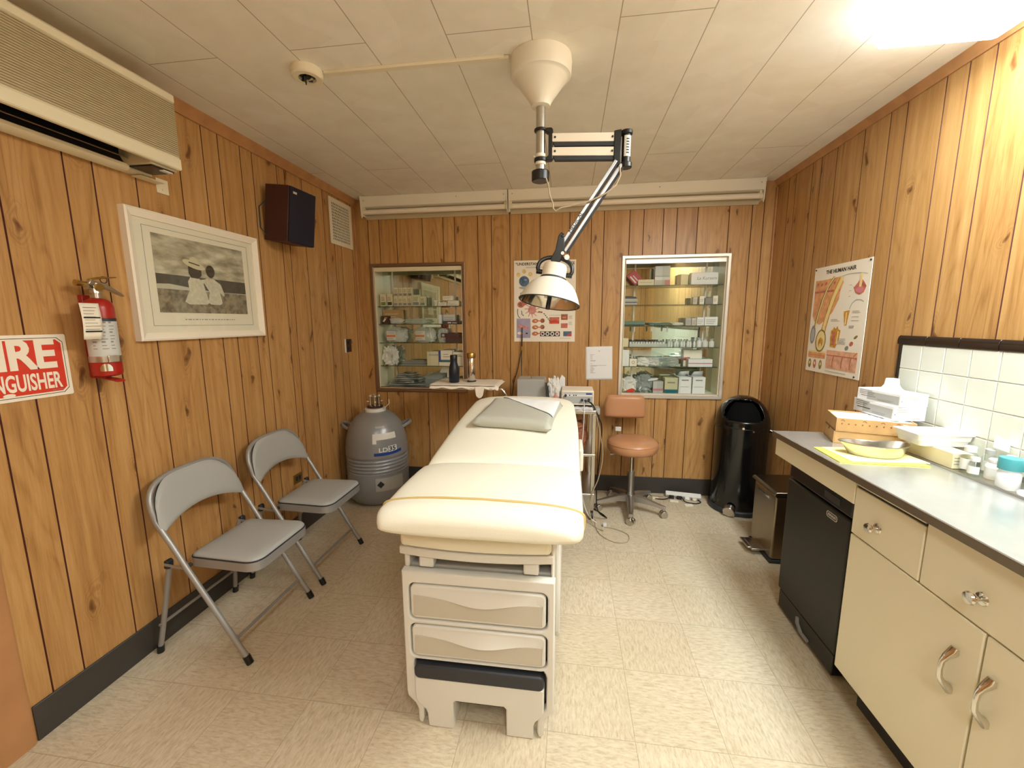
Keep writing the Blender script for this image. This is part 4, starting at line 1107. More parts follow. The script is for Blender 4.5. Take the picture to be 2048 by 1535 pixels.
# ------------------------------------------------------------------ glass fronted wall cabinets
MIR = YB+.150     # mirror plane
def wall_cabinet(hole, fo, shelves, fmat, label):
    x0, x1, z0, z1 = hole
    t = thing('display_cabinet', ((x0+x1)/2, YB, z0), label, 'cabinet', 'glass fronted cabinets set into the back wall')
    # carcass
    mb = MB()
    mb.box(x0, x0+.006, YB-.004, MIR+.01, z0, z1); mb.box(x1-.006, x1, YB-.004, MIR+.01, z0, z1)
    mb.box(x0, x1, YB-.004, MIR+.01, z0, z0+.006); mb.box(x0, x1, YB-.004, MIR+.01, z1-.006, z1)
    mb.box(x0, x1, MIR+.002, MIR+.012, z0, z1); mb.build('carcass', 'cream', t)
    mb = MB(); mb.box(x0+.0062, x1-.0062, MIR, MIR+.0018, z0+.0062, z1-.0062); mb.build('mirror_back', 'mirror', t, smooth=False)
    # rim
    mx_ = fr((0, YB-.0045, 0), 'back'); mb = MB()
    ox0, ox1, oz0, oz1 = fo
    cor = []
    prf = [(0, -.004), (0, .012), (.004, .015), (.022, .013), (.030, .004), (.030, -.004)]
    for (a, b, sa, sb) in ((ox0,oz0,1,1),(ox1,oz0,-1,1),(ox1,oz1,-1,-1),(ox0,oz1,1,-1)):
        cor.append([Vector((a+sa*o, YB-.001-h, b+sb*o)) for o, h in prf])
    mb.rings(cor+[cor[0]], caps=False); bmesh.ops.remove_doubles(mb.bm, verts=mb.bm.verts, dist=1e-5); mb.build('frame', fmat, t, ang=20)
    # top and bottom tracks
    mb = MB(); mb.box(x0+.006, x1-.006, YB-.002, YB+.022, z1-.034, z1-.006); mb.build('sliding_track', 'carton' if fmat == 'bronze' else 'steel', t)
    mb = MB(); mb.box(x0+.006, x1-.006, YB-.002, YB+.022, z0+.006, z0+.012); mb.build('sliding_track', fmat, t)
    for z in shelves:
        mb = MB(); mb.box(x0+.007, x1-.007, YB+.026, MIR-.002, z-.006, z); s = mb.build('glass_shelf', 'shelfglass', t)
        mb = MB(); mb.box(x0+.007, x1-.007, YB+.0235, YB+.026, z-.006, z); mb.build('shelf_edge', 'shelfedge', s)
    xm = (x0+x1)/2
    for xa, xb, yy in ((x0+.007, xm+.09, YB+.004), (xm-.09, x1-.007, YB+.013)):
        mb = MB(); mb.box(xa, xb, yy, yy+.005, z0+.012, z1-.028); g = mb.build('glass_door', 'glass', t)
    mb = MB()
    for xx in (x0+.10, x1-.10): mb.box(xx-.006, xx+.006, MIR-.006, MIR, z0+.01, z1-.01)
    mb.build('shelf_standard', 'labelw', t)
    return t
SL = [1.579, 1.427, 1.264, 1.061]; BL = .861+.0064
SR = [1.724, 1.571, 1.405, 1.233, 1.074]; BR = .845+.0064
wall_cabinet(CABL, (-1.695, -.864, .833, 1.934), SL, 'bronze', 'left glass fronted wall cabinet with brownish metal rim')
wall_cabinet(CABR, (.409, 1.223, .816, 1.952), SR, 'silver', 'right glass fronted wall cabinet with bright silver rim')
CY = YB+.034   # front of the goods on the shelves

def carton(name, x0, x1, y0, y1, z0, h, m, label, group=None, art=None, rot=0., tilt=0., cat='box', flaps=None, extra=None):
    t = thing(name, ((x0+x1)/2, (y0+y1)/2, z0), label, cat, group)
    cx, cy = (x0+x1)/2, (y0+y1)/2
    mr = Matrix.Translation((cx, cy, z0)) @ Matrix.Rotation(R(rot), 4, 'Z') @ Matrix.Rotation(R(tilt), 4, 'Y') @ Matrix.Translation((-cx, -cy, -z0))
    mb = MB(); mb.box(x0, x1, y0, y1, z0, z0+h, mx=mr); mb.build('carton', m, t, bevel=.0012)
    if art:
        a = Art(mr @ fr((0, y0-.0001, z0), 'back'))
        art(a, x0, x1, h); a.build('print', t)
    if flaps:
        mb = MB()
        for p in flaps:
            n = len(p); mb.faces([mr @ Vector(q) for q in p], [tuple(range(n))], 0)
        o = mb.build('lid_flap', m, t); s_ = o.modifiers.new('thick', 'SOLIDIFY'); s_.thickness = .001
    return t
def art_med(accent, dark='inkgrey'):
    def f(a, x0, x1, h):
        w = x1-x0
        a.rect(accent, x0+w*.12, x1-w*.12, h*.10, h*.36); a.lines(dark, x0+w*.15, x1-w*.15, [h*.5, h*.62, h*.74], h*.045)
    return f
def art_lines(m='inkgrey', ys=(.3, .5, .7), x=.1):
    def f(a, x0, x1, h): a.lines(m, x0+(x1-x0)*x, x1-(x1-x0)*x, [h*q for q in ys], h*.05)
    return f
def bag(name, c, rad, m, label, seed, group=None, cat='bag', amp=.45, freq=2.4, floor=None, extra=None, sub=4):
    t = thing(name, (c[0], c[1], floor if floor is not None else c[2]-rad[2]), label, cat, group)
    mb = MB(); mb.blob(c, rad, amp, freq, seed, sub, flatz=floor); mb.build('wrapping', m, t, ang=25)
    return t
random.seed(11)
# --- left cabinet, top shelf: medicine cartons
z = SL[0]; g = 'medicine cartons on the top shelf of the left cabinet'
carton('medicine_box', -1.640, -1.585, CY, CY+.05, z, .105, 'carton', 'small cream carton with a green stripe at the left end of the top shelf', g, art_med('green'))
carton('medicine_box', -1.578, -1.528, CY, CY+.05, z, .105, 'carton', 'small cream carton with a black stripe beside the green striped one', g, art_med('dkgreen'))
xx = -1.518
names = ['leftmost plain white carton in the lower row of the top shelf', 'second plain white carton in the lower row of the top shelf', 'third plain white carton in the lower row of the top shelf', 'fourth plain white carton in the lower row of the top shelf', 'fifth plain white carton in the lower row, taller and squarer', 'white carton at the right end of the lower row']
ws = [.042, .042, .042, .042, .072, .048]; hs = [.082, .082, .082, .082, .096, .082]; low = []
for w, h_, nm in zip(ws, hs, names):
    carton('medicine_box', xx, xx+w-.003, CY, CY+.045, z, h_, 'carton', nm, g, art_med('inkgrey')); low.append((xx, w)); xx += w
for i, nm in enumerate(('first', 'second', 'third', 'fourth')):
    x_, w = low[i]; carton('medicine_box', x_+.004, x_+w, CY+.004, CY+.044, z+.082, .078, 'carton', nm+' from the left of the white cartons stacked in the upper row', g, art_med('inkgrey'))
for i, (xa, xb, za, h_, rt, lab) in enumerate(((-1.150,-1.128,0,.048,0,'thin white box standing left of the flat packets on the top shelf'), (-1.120,-1.045,0,.030,4,'flat white packet lying on the top shelf, left of the fanned pair'), (-1.035,-.930,0,.024,-3,'flat white packet at the right end of the top shelf'), (-1.030,-.935,.024,.020,5,'second flat white packet lying on the rightmost one'), (-1.075,-.985,.048,.034,2,'small white box topmost on the flat packets'))):
    carton('medicine_packet', xa, xb, CY, CY+.06, z+za+.0002, h_, 'paperw', lab, 'flat packets on the top shelf', art_lines(), rt)
# --- left cabinet, second shelf
z = SL[1]
carton('photo_box', -1.638, -1.578, CY, CY+.06, z, .070, 'brownplate', 'small dark brown patterned box at the left end of the second shelf', None, lambda a, x0, x1, h: (a.poly('cream', [(x0+.01,h*.3),(x0+.03,h*.7),(x0+.045,h*.6),(x0+.025,h*.25)]), a.rect('kraft', x0+.03, x1-.006, h*.7, h*.82)))
carton('carton', -1.650, -1.470, CY+.064, CY+.10, z, .125, 'kraft', 'pale brown card box standing behind the dark patterned box', 'cartons on the second shelf of the left cabinet', art_lines('carton'))
bag('folded_bag', (-1.508, CY+.026, z+.026), (.060, .024, .026), 'silverfoil', 'crumpled grey striped pouch on the second shelf of the left cabinet', 3, floor=z)
bag('plastic_bag', (-1.335, CY+.03, z+.022), (.105, .028, .022), 'plast', 'long flat clear plastic bag on the second shelf of the left cabinet', 5, 'clear plastic bags in the left cabinet', floor=z)
carton('white_box', -1.118, -1.092, CY, CY+.05, z, .078, 'paper', 'narrow upright white box on the second shelf', 'cartons on the second shelf of the left cabinet')
carton('silver_box', -1.082, -.975, CY+.02, CY+.075, z, .078, 'silverfoil', 'silver grey box on the second shelf behind dark swabs', 'cartons on the second shelf of the left cabinet', art_lines())
carton('dark_case', -1.080, -.945, CY-.004, CY+.016, z, .024, 'dark', 'long low dark case in front of the silver grey box', None, lambda a, x0, x1, h: (a.rect('labelw', x0+.045, x0+.075, .004, .014), a.rect('labelg', x0+.085, x1-.01, .004, .012)))
# --- third shelf
z = SL[2]
for xa, sd, lab in ((-1.52, 12, 'bulging clear bag with orange label at the left of the third shelf'), (-1.255, 15, 'bulging clear bag with orange label at the middle of the third shelf')):
    t = bag('supply_bag', (xa, CY+.050, z+.066), (.098, .044, .066), 'plast', lab, sd, 'clear supply bags with orange labels', floor=z, amp=.3)
    mb = MB(); mb.blob((xa, CY+.052, z+.05), (.075, .03, .048), .4, 3., sd+1, 3, flatz=z+.002); mb.build('gauze_contents', 'labelw', t)
    a = Art(fr((0, CY-.001, z), 'back')); a.rect('labelw', xa-.075, xa+.01, .02, .10); a.rect('orange', xa-.075, xa+.005, .048, .068, 2); a.lines('inkgrey', xa-.07, xa, [.03, .038, .08, .09], .003, 2); a.build('bag_label', t)
bag('plastic_bag', (-1.095, CY+.045, z+.062), (.045, .035, .062), 'plast', 'tall crumpled clear bag between the orange label bags and the maroon boxes', 21, 'clear plastic bags in the left cabinet', floor=z)
carton('maroon_box', -1.060, -.905, CY, CY+.06, z, .046, 'maroon', 'lower dark maroon box at the right end of the third shelf', 'maroon boxes in the left cabinet', art_lines('brownplate', (.4, .6)))
carton('maroon_box', -1.100, -.940, CY+.004, CY+.05, z+.046, .036, 'maroon', 'upper dark maroon box overhanging to the left', 'maroon boxes in the left cabinet', lambda a, x0, x1, h: a.rect('labelg', x0+.008, x0+.03, .008, .028))
# --- fourth shelf
z = SL[3]
bag('gauze_bag', (-1.585, CY+.045, z+.082), (.066, .040, .082), 'labelw', 'crumpled white bag at the left end of the fourth shelf', 31, floor=z, amp=.6, freq=3.2)
for i in range(4):
    x0_ = -1.50+.012*i
    t = thing('dressing_packet', (x0_+.14, CY+.05, z+.011*i), ['bottom', 'second', 'third', 'topmost'][i]+' flat grey dressing packet in the pile on the fourth shelf', 'packet', 'dressing packets on the fourth shelf')
    mb = MB(); mb.grid(lambda u, v: Vector((x0_+.27*u-.02*i*u, CY+.004+.09*v, z+.0005+.011*i+.0095*(1-abs(2*u-1)**4)*(1-abs(2*v-1)**4)**.5+.0006)), 16, 10); o = mb.build('pouch', 'plastd' if i % 2 else 'labelg', t, ang=50)
    s_ = o.modifiers.new('thick', 'SOLIDIFY'); s_.thickness = .0012
carton('white_box', -1.235, -1.130, CY+.004, CY+.08, z, .125, 'carton', 'cream box with a grey stripe on the fourth shelf', 'boxes on the fourth shelf of the left cabinet', lambda a, x0, x1, h: a.rect('labelg', x0+.02, x1, h*.70, h*.82))
carton('glove_box', -1.125, -1.005, CY, CY+.08, z, .135, 'paperw', 'blue and white box on the fourth shelf of the left cabinet', 'boxes on the fourth shelf of the left cabinet', lambda a, x0, x1, h: (a.rect('blue', x0, x0+.018, h*.25, h), a.rect('tealbox', x0+.018, x1, h*.24, h*.40), a.lines('inkgrey', x0+.04, x1-.02, [h*.6, h*.75], .005)))
carton('white_box', -.998, -.905, CY+.004, CY+.08, z, .122, 'paperw', 'plain white box at the right end of the fourth shelf', 'boxes on the fourth shelf of the left cabinet', art_lines('inkgrey', (.7, .8)))
# --- bottom
z = BL
for i in range(7):
    x0_ = -1.64+.018*i; w = .42-.045*i+.02*math.sin(i*2.1)
    t = thing('sterile_pouch', (x0_+w/2, CY+.05, z+.0175*i), ['lowest', 'second', 'third', 'fourth', 'fifth', 'sixth', 'topmost'][i]+' blue grey sterile pouch in the pile at the cabinet bottom', 'pouch', 'sterile pouches at the bottom of the left cabinet')
    mb = MB(); mb.grid(lambda u, v: Vector((x0_+w*u, CY+.002+.10*v, z+.0006+.0175*i+.016*(1-abs(2*u-1)**3)*(1-abs(2*v-1)**3)**.5*(.6+.4*math.sin(u*9+i)))), 20, 10); o = mb.build('pouch_film', ['plastd', 'labelg', 'plastd'][i % 3], t, ang=50)
    s_ = o.modifiers.new('thick', 'SOLIDIFY'); s_.thickness = .001
carton('clear_box', -1.255, -1.095, CY, CY+.10, z, .105, 'plastd', 'clear grey plastic box at the bottom of the left cabinet', None, art_lines('labelg', (.8,)))
carton('small_box', -1.088, -1.04, CY+.0, CY+.06, z, .085, 'labelg', 'small grey box left of the bottle tray at the cabinet bottom', 'small boxes at the bottom of the left cabinet', art_lines('ink', (.5, .6)))
carton('small_box', -1.034, -.93, CY+.0, CY+.06, z, .080, 'carton', 'small cream box behind the tray with the bottles', 'small boxes at the bottom of the left cabinet')
carton('paper_stack', -1.08, -.99, CY+.064, CY+.108, z+.0026, .165, 'paperw', 'tall leaning stack of white paper behind the small boxes', None, cat='paper', tilt=3)

# --- right cabinet
z = SR[0]
carton('red_box', .515, .590, CY+.01, CY+.06, z+.0262, .100, 'redbox', 'deep red medicine box tilted against the left side of the right cabinet', None, lambda a, x0, x1, h: (a.rect('labelw', x0+.012, x0+.022, .012, .08), a.rect('labelw', x0+.035, x0+.042, .012, .07)), tilt=-42)
carton('long_box', .545, .668, CY, CY+.06, z, .046, 'carton', 'long low cream box on the top shelf of the right cabinet', 'boxes on the top shelf of the right cabinet', art_lines('inkgrey', (.5,)))
carton('pink_end_box', .672, .790, CY, CY+.07, z, .040, 'labelg', 'grey box with a pink end on the top shelf, under the tall grey carton', 'boxes on the top shelf of the right cabinet', lambda a, x0, x1, h: (a.rect('tpanel', x0, x0+.075, 0, h), a.rect('pink', x0+.08, x1, 0, h)))
carton('grey_carton', .674, .788, CY+.002, CY+.068, z+.040, .108, 'silverfoil', 'tall grey and white carton stacked on the pink ended box', 'boxes on the top shelf of the right cabinet', lambda a, x0, x1, h: (a.rect('labelw', x0, x1, 0, .025), a.rect('labelg', x0, x1, .024, .034)))
carton('carton', .868, .930, CY+.03, CY+.10, z, .085, 'carton', 'cream carton behind the lettered white box', 'boxes on the top shelf of the right cabinet', rot=14)
carton('lettered_box', .950, 1.150, CY, CY+.07, z, .092, 'paper', 'white box with grey script lettering at the right end of the top shelf', 'boxes on the top shelf of the right cabinet', lambda a, x0, x1, h: (a.text('inkgrey', 'La Kursers', x0+.115, h*.52, .034, 1, shear=.25)))
z = SR[1]
t = thing('stapler_device', (.50, CY+.03, z), 'black topped grey device at the left end of the second shelf of the right cabinet', 'device')
mb = MB(); mb.box(.447, .545, CY, CY+.06, z, z+.018); mb.box(.447, .550, CY+.002, CY+.058, z+.024, z+.052); mb.build('casing', 'labelg', t, bevel=.003)
mb = MB(); mb.prism([(.447, z+.052), (.545, z+.052), (.553, z+.046), (.530, z+.064), (.49, z+.072), (.447, z+.072)], 'y', CY, CY+.06); mb.build('top_cover', 'black', t, bevel=.003)
mb = MB(); mb.box(.449, .540, CY+.004, CY+.056, z+.017, z+.025); mb.build('gap', 'dark', t)
for xa, xb, h_, m_, lab in ((.972, 1.005, .058, 'tpanel', 'small brown grey box second shelf right, leftmost of four'), (1.022, 1.057, .064, 'paperw', 'small white box second shelf right, second of four'), (1.064, 1.118, .050, 'inkgrey', 'small grey box second shelf right, third of four'), (1.122, 1.158, .066, 'paperw', 'small white box at the right end of the second shelf')):
    carton('small_box', xa, xb, CY, CY+.05, z, h_, m_, lab, 'small boxes on the second shelf of the right cabinet', art_lines('inkgrey', (.4, .6)))
z = SR[2]
carton('green_case', .447, .612, CY, CY+.05, z, .038, 'greenlid', 'long sea green case at the left end of the third shelf', None, lambda a, x0, x1, h: a.rect('dkgreen', x0, x1, .002, .010))
bag('swab_roll', (.735, CY+.028, z+.013), (.085, .024, .013), 'greenlid', 'flattened green wrap lying on the third shelf of the right cabinet', 41, floor=z, cat='wrap')
bag('swab_roll', (.87, CY+.028, z+.012), (.045, .022, .012), 'labelw', 'small white wrap lying right of the green wrap on the third shelf', 43, floor=z, cat='wrap')
for xa, xb, h_, m_, lab in ((.925, .968, .062, 'labelg', 'grey box third shelf right, left of the twin'), (.972, 1.008, .060, 'tpanel', 'tan box on the third shelf of the right cabinet'), (1.012, 1.066, .066, 'paper', 'white box third shelf, left of the long patterned one'), (1.070, 1.168, .068, 'paper', 'longer white box with printed pattern at the right end of the third shelf')):
    carton('small_box', xa, xb, CY, CY+.06, z, h_, m_, lab, 'boxes on the third shelf of the right cabinet', art_lines('inkgrey', (.25, .45, .65)))
for i, xx in enumerate((.53, .665, .79)):
    t = thing('test_tube', (xx, CY+.012, z-.045), ['left', 'middle', 'right'][i]+' clear plastic tube hanging below the third shelf', 'tube', 'tubes hanging under the third shelf')
    mb = MB(); mb.lathe([(.001,-.052),(.006,-.046),(.0075,-.038),(.0075,-.007)], Matrix.Translation((xx, CY+.012, z)), 12, cap0=False); mb.build('tube_body', 'labelw', t)
z = SR[3]
carton('cream_box', .443, .487, CY, CY+.06, z, .072, 'carton', 'small cream box at the left end of the vial shelf')
vial = None; k_ = 0
def mk_vial(x, y, h, r, capm, label, grp, name='vial'):
    t = thing(name, (x, y, z), label, 'vial', grp)
    mb = MB(); mb.lathe([(r*.9,0),(r,.003),(r,h*.62),(r*.55,h*.76),(r*.55,h*.84)], Matrix.Translation((x, y, z)), 14); mb.build('glass_body', 'labelw', t)
    mb = MB(); mb.lathe([(r*.7,h*.83),(r*.72,h),(r*.5,h*1.01)], Matrix.Translation((x, y, z)), 14); mb.build('cap', capm, t)
    return t
vl = []
for row, n_, y_ in ((0, 13, CY+.008), (1, 12, CY+.034)):
    for i in range(n_):
        x = .505+.0215*i+(.010 if row else 0)
        cap = ['dark', 'dark', 'greenlid', 'labelg'][(i*7+row*3) % 4]
        if vial is None:
            vial = mk_vial(x, y_, .052, .0095, 'dark', 'small dark capped medicine vial in the rows at the left of the vial shelf', 'dark capped vials on the fourth shelf')
        else:
            copy_thing(vial, (x, y_, z), 'small dark capped medicine vial in the rows at the left of the vial shelf')
mb = MB(); mb.box(.497, .792, CY-.004, CY-.0025, z, z+.026); mb.box(.497, .792, CY-.004, CY+.05, z+.0001, z+.0012); o = mb.build('vial_tray', 'plast'); tag(o, 'low clear tray holding the rows of dark capped vials', 'tray')
cl = None
for i in range(9):
    x = .808+.0245*i; y_ = CY+.010+.020*(i % 2)
    lab = 'small clear capped vial in the group at the middle of the vial shelf'
    if cl is None: cl = mk_vial(x, y_, .054, .0105, 'labelg', lab, 'clear capped vials on the fourth shelf')
    else: copy_thing(cl, (x, y_, z), lab)
for i, (x, h_, r_) in enumerate(((1.045, .072, .021), (1.092, .070, .022), (1.140, .066, .021))):
    mk_vial(x, CY+.026, h_, r_, 'labelg', ['left', 'middle', 'right'][i]+' jar of the three squat glass jars at the right end of the vial shelf', 'squat jars on the fourth shelf', 'glass_jar')
z = SR[4]
carton('white_box', .443, .497, CY, CY+.07, z, .135, 'paper', 'tall white box at the left end of the fifth shelf', 'boxes on the fifth shelf of the right cabinet')
carton('white_box', .503, .560, CY, CY+.05, z, .060, 'paperw', 'small white box with a round mark beside the tall white box', 'boxes on the fifth shelf of the right cabinet', lambda a, x0, x1, h: (a.poly('inkgrey', circ((x0+x1)/2, h*.55, .013)), a.poly('paperw', circ((x0+x1)/2, h*.55, .009), 2)))
for i, (xa, sd, w) in enumerate(((.62, 51, .055), (.70, 52, .05), (.775, 53, .05), (.845, 54, .05))):
    bag('dressing_pouch', (xa, CY+.04, z+.034), (w, .034, .034), ['labelw', 'silverfoil', 'plastd', 'plast'][i], ['leftmost', 'second', 'third', 'rightmost'][i]+' crumpled packet in the heap on the fifth shelf of the right cabinet', sd, 'crumpled packets on the fifth shelf', floor=z, amp=.6, freq=3)
for i in range(3):
    carton('flat_pack', .60+.03*i, .84+.015*i, CY+.075, CY+.105, z+.022*i, .020, ['labelg', 'labelw', 'silverfoil'][i], ['lowest', 'middle', 'topmost'][i]+' flat pack behind the crumpled packets on the fifth shelf', 'flat packs on the fifth shelf', cat='packet')
carton('white_box', .965, 1.150, CY, CY+.07, z, .062, 'paper', 'long white box with a thin red line at the right end of the fifth shelf', 'boxes on the fifth shelf of the right cabinet', lambda a, x0, x1, h: a.rect('redbox', x0, x1, h*.42, h*.5))
carton('white_box', .945, 1.085, CY+.072, CY+.106, z, .130, 'paperw', 'tall white and red box behind the long white one', 'boxes on the fifth shelf of the right cabinet', lambda a, x0, x1, h: a.rect('redbox', x0, x0+.05, h*.35, h*.55))
z = BR
bag('paper_bag', (.508, CY+.045, z+.062), (.064, .040, .062), 'labelw', 'crumpled white bag with red print at the bottom left of the right cabinet', 61, floor=z, amp=.6, freq=3.)
o = bpy.data.objects[-1] if False else None
t = [x for x in bpy.data.objects if x.name.startswith('paper_bag')][0]
a = Art(fr((0, CY-.0005, z), 'back')); a.poly('signred', [(.478,.006),(.545,.008),(.555,.030),(.530,.040),(.49,.024)]); a.build('red_print', t)
bag('plastic_bag', (.625, CY+.048, z+.074), (.066, .042, .074), 'plastd', 'crumpled clear bag beside the white bag at the bottom of the right cabinet', 63, floor=z, amp=.7, freq=3.)
carton('pink_band_box', .698, .778, CY, CY+.07, z, .098, 'silverfoil', 'white box with a pink band at the bottom of the right cabinet', 'boxes at the bottom of the right cabinet', lambda a, x0, x1, h: a.rect('pink', x0, x1, h*.22, h*.40))
carton('box_lid', .660, .735, CY+.01, CY+.05, z+.1045, .014, 'paper', 'small white carton lying tilted on the pink banded box', 'boxes at the bottom of the right cabinet', tilt=-9)
carton('teal_band_box', .790, .892, CY, CY+.08, z, .130, 'carton', 'cream box with a dark teal base at the bottom of the right cabinet', 'boxes at the bottom of the right cabinet', lambda a, x0, x1, h: (a.rect('tealbox', x0, x1, 0, h*.26), a.lines('inkgrey', x0+.02, x1-.02, [h*.68, h*.72], .004)))
for xa, lab in ((.900, 'left open topped white carton at the bottom of the right cabinet'), (1.008, 'right open topped white carton at the bottom of the right cabinet')):
    w = .098; h_ = .138
    carton('open_carton', xa, xa+w, CY, CY+.085, z, h_, 'paper', lab, 'open white cartons at the bottom of the right cabinet', lambda a, x0, x1, h: (a.rect('inkgrey', x0+.022, x1-.022, h*.78, h*.85), a.lines('inkgrey', x0+.012, x1-.012, [h*.42], .003, 1, .1)),
        flaps=[[(xa, CY, z+h_), (xa, CY+.085, z+h_), (xa-.030, CY+.08, z+h_+.018), (xa-.034, CY+.006, z+h_+.016)],
               [(xa+.005, CY+.085, z+h_), (xa+w, CY+.085, z+h_), (xa+w*.95, CY+.06, z+h_+.045), (xa+.02, CY+.05, z+h_+.040)]])

# ------------------------------------------------------------------ posters and paper
po = thing('wall_poster', (-.20, YB, 1.277), 'white medical poster with globe and parasite drawings behind the exam lamp', 'poster', 'medical posters')
mb = MB(); mb.box(-.452, .051, YB-.003, YB-.0005, 1.277, 1.934); mb.build('sheet', 'paperw', po, smooth=False)
a = Art(fr((-.452, YB-.0031, 1.277), 'back'))
a.text('ink', '“UNDERSTAN', .012, .628, .030, 1, align='LEFT', bold=.0007, sx=.98); a.text('ink', 'CE', .492, .628, .030, 1, align='RIGHT', bold=.0007)
a.lines('inkgrey', .10, .49, [.604, .598], .0018)
a.build('title', po)
M['globe'] = mat('print_globe', (78, 104, 128), .6, var=.4, vscale=18); M['yelprint'] = mat('print_yellow', (226, 196, 96), .6, var=.2, vscale=50); M['virus'] = mat('print_virus_pink', (206, 140, 130), .6, var=.3, vscale=50); M['lilac'] = mat('print_lilac', (168, 160, 184), .6, var=.15, vscale=10); M['tissue'] = mat('print_tissue', (196, 110, 90), .6, var=.3, vscale=60); M['brownprint'] = mat('print_brown', (150, 92, 62), .6, var=.3, vscale=60)
a = Art(fr((-.452, YB-.0031, 1.277), 'back'))
for x, y in ((.036,.545), (.083,.570), (.134,.548), (.43, .55)): a.poly('yelprint', circ(x, y, .016)); a.poly('paperw', circ(x, y, .009, 16), 2); a.poly('yelprint', circ(x, y, .007, 16), 3)
a.poly('globe', circ(.083, .492, .042, 32)); a.poly('lilac', circ(.095, .503, .012, 18, .007), 2)
a.poly('labelg', circ(.09, .440, .05, 24, .012)); a.lines('inkgrey', .16, .25, [.50, .492, .484, .476], .0018); a.lines('inkgrey', .30, .46, [.47, .462, .454, .446, .40, .392], .0018)
a.poly('labelg', [(.05,.40),(.16,.42),(.20,.38),(.10,.355),(.05,.37)])
a.poly('tissue', circ(.058, .306, .032, 24, .026, .3)); a.poly('brownprint', circ(.054, .306, .016, 18), 2); a.poly('tissue', circ(.095, .318, .034, 20, .016, .5), 2)
a.poly('virus', circ(.150, .262, .034, 20, .038))
for i in range(11):
    t_ = 2*PI*i/11; a.stroke('virus', [(.150+.025*math.cos(t_), .262+.03*math.sin(t_)), (.150+.062*math.cos(t_+.2), .262+.064*math.sin(t_+.2))], .006, 1)
a.stroke('ink', [(.030,.27),(.028,.24),(.034,.21),(.050,.195)], .005); a.stroke('ink', [(.06,.255),(.066,.235),(.06,.222)], .005); a.stroke('ink', [(.07,.225),(.078,.212)], .006)
a.stroke('brownprint', [(.20,.245),(.235,.24)], .012); 
for i in range(5): a.poly('dkgreen', circ(.250+.011*i, .228-.014*i, .007, 12, .004, -.6))
a.rect('lilac', .020, .135, .030, .190); a.poly('virus', circ(.055, .125, .030, 20, .015)); a.poly('virus', circ(.10, .118, .022, 20, .012), 2); a.poly('paperw', circ(.05, .07, .024, 20, .012)); a.poly('ink', circ(.105, .068, .009, 16, .006))
for j, y in enumerate((.170, .118, .066)):
    a.poly('tissue', circ(.175, y, .026, 20, .017, .1)); a.poly('brownprint', circ(.236, y+.002, .018, 20)); a.stroke('tissue', [(.19,y),(.235,y+.002)], .008); a.poly('yelprint', circ(.180, y, .010, 14, .006), 2)
a.rect('inkgrey', .137, .1385, .05, .155)
a.rect('tissue', .292, .374, .146, .200); a.poly('signred', [(.295,.15),(.33,.155),(.372,.15),(.372,.17),(.34,.178),(.30,.17)], 2)
a.rect('brownprint', .388, .442, .178, .224); a.rect('tissue', .388, .442, .112, .150); a.rect('orange', .40, .43, .19, .205, 2)
a.rect('ink', .216, .380, .044, .084)
for i in range(4): a.poly('labelw', circ(.238+.040*i, .064, .017, 20), 2); a.poly('dark' if i < 3 else 'redbox', circ(.238+.040*i, .064, .009, 16), 3)
a.rect('globe', .408, .476, .044, .085); a.poly('signred', [(.43,.046),(.474,.046),(.474,.075)], 2)
a.lines('inkgrey', .450, .485, [.21, .203, .196, .189, .16, .153, .146, .139], .0018); a.lines('inkgrey', .29, .40, [.216], .002); a.lines('inkgrey', .38, .47, [.028], .002)
a.build('illustrations', po)

po = thing('wall_poster', (XR, 2.61, 1.13), 'poster titled The Human Hair on the right wall above the counter end', 'poster', 'medical posters')
mb = MB(); mb.box(XR-.003, XR-.0005, 2.364, 2.858, 1.131, 1.757); mb.build('sheet', 'paperw', po, smooth=False)
for y, z_ in ((2.845, 1.745), (2.377, 1.745), (2.40, 1.143)):
    mb = MB(); mb.cyl((XR-.006, y, z_), (XR-.0025, y, z_), .005, seg=12); mb.build('pin', 'dark', po)
frm = fr((XR-.0031, 2.858, 1.131), 'right')
a = Art(frm); a.text('ink', 'THE HUMAN HAIR', .245, .590, .030, 1, bold=.0008, sx=1.05); a.build('title', po)
M['skin1'] = mat('print_skin', (222, 160, 110), .6, var=.2, vscale=24); M['skin2'] = mat('print_skin_pink', (224, 170, 138), .6, var=.25, vscale=30); M['bone'] = mat('print_ivory', (236, 214, 150), .6); M['amber'] = mat('print_amber', (206, 146, 50), .6, var=.3, vscale=50); M['olive'] = mat('print_olive', (146, 124, 60), .6, var=.3, vscale=50)
a = Art(frm)
a.poly('skin1', [(.02,.55),(.10,.548),(.27,.556),(.285,.52),(.262,.47),(.26,.43),(.215,.36),(.15,.31),(.10,.285),(.05,.30),(.02,.34)])
a.rect('tissue', .02, .26, .474, .486, 2); 
for i in range(6): a.poly('tissue', circ(.045+.04*i, .525-.004*(i % 2), .012, 14, .008, .6), 2)
a.stroke('olive', [(.045,.205),(.060,.285),(.075,.33),(.10,.42),(.14,.49),(.20,.555)], .020, 3); a.stroke('bone', [(.055,.21),(.068,.30),(.085,.36),(.11,.43),(.15,.505),(.205,.56)], .009, 4)
a.poly('inkgrey', circ(.044, .225, .026, 24, .055, -.05), 4); a.poly('labelg', circ(.044, .222, .017, 20, .040, -.05), 5)
a.stroke('amber', [(.140,.20),(.150,.27),(.175,.35),(.215,.45),(.262,.54)], .042, 3); a.stroke('bone', [(.140,.20),(.150,.27),(.175,.35),(.215,.45),(.275,.55)], .026, 4)
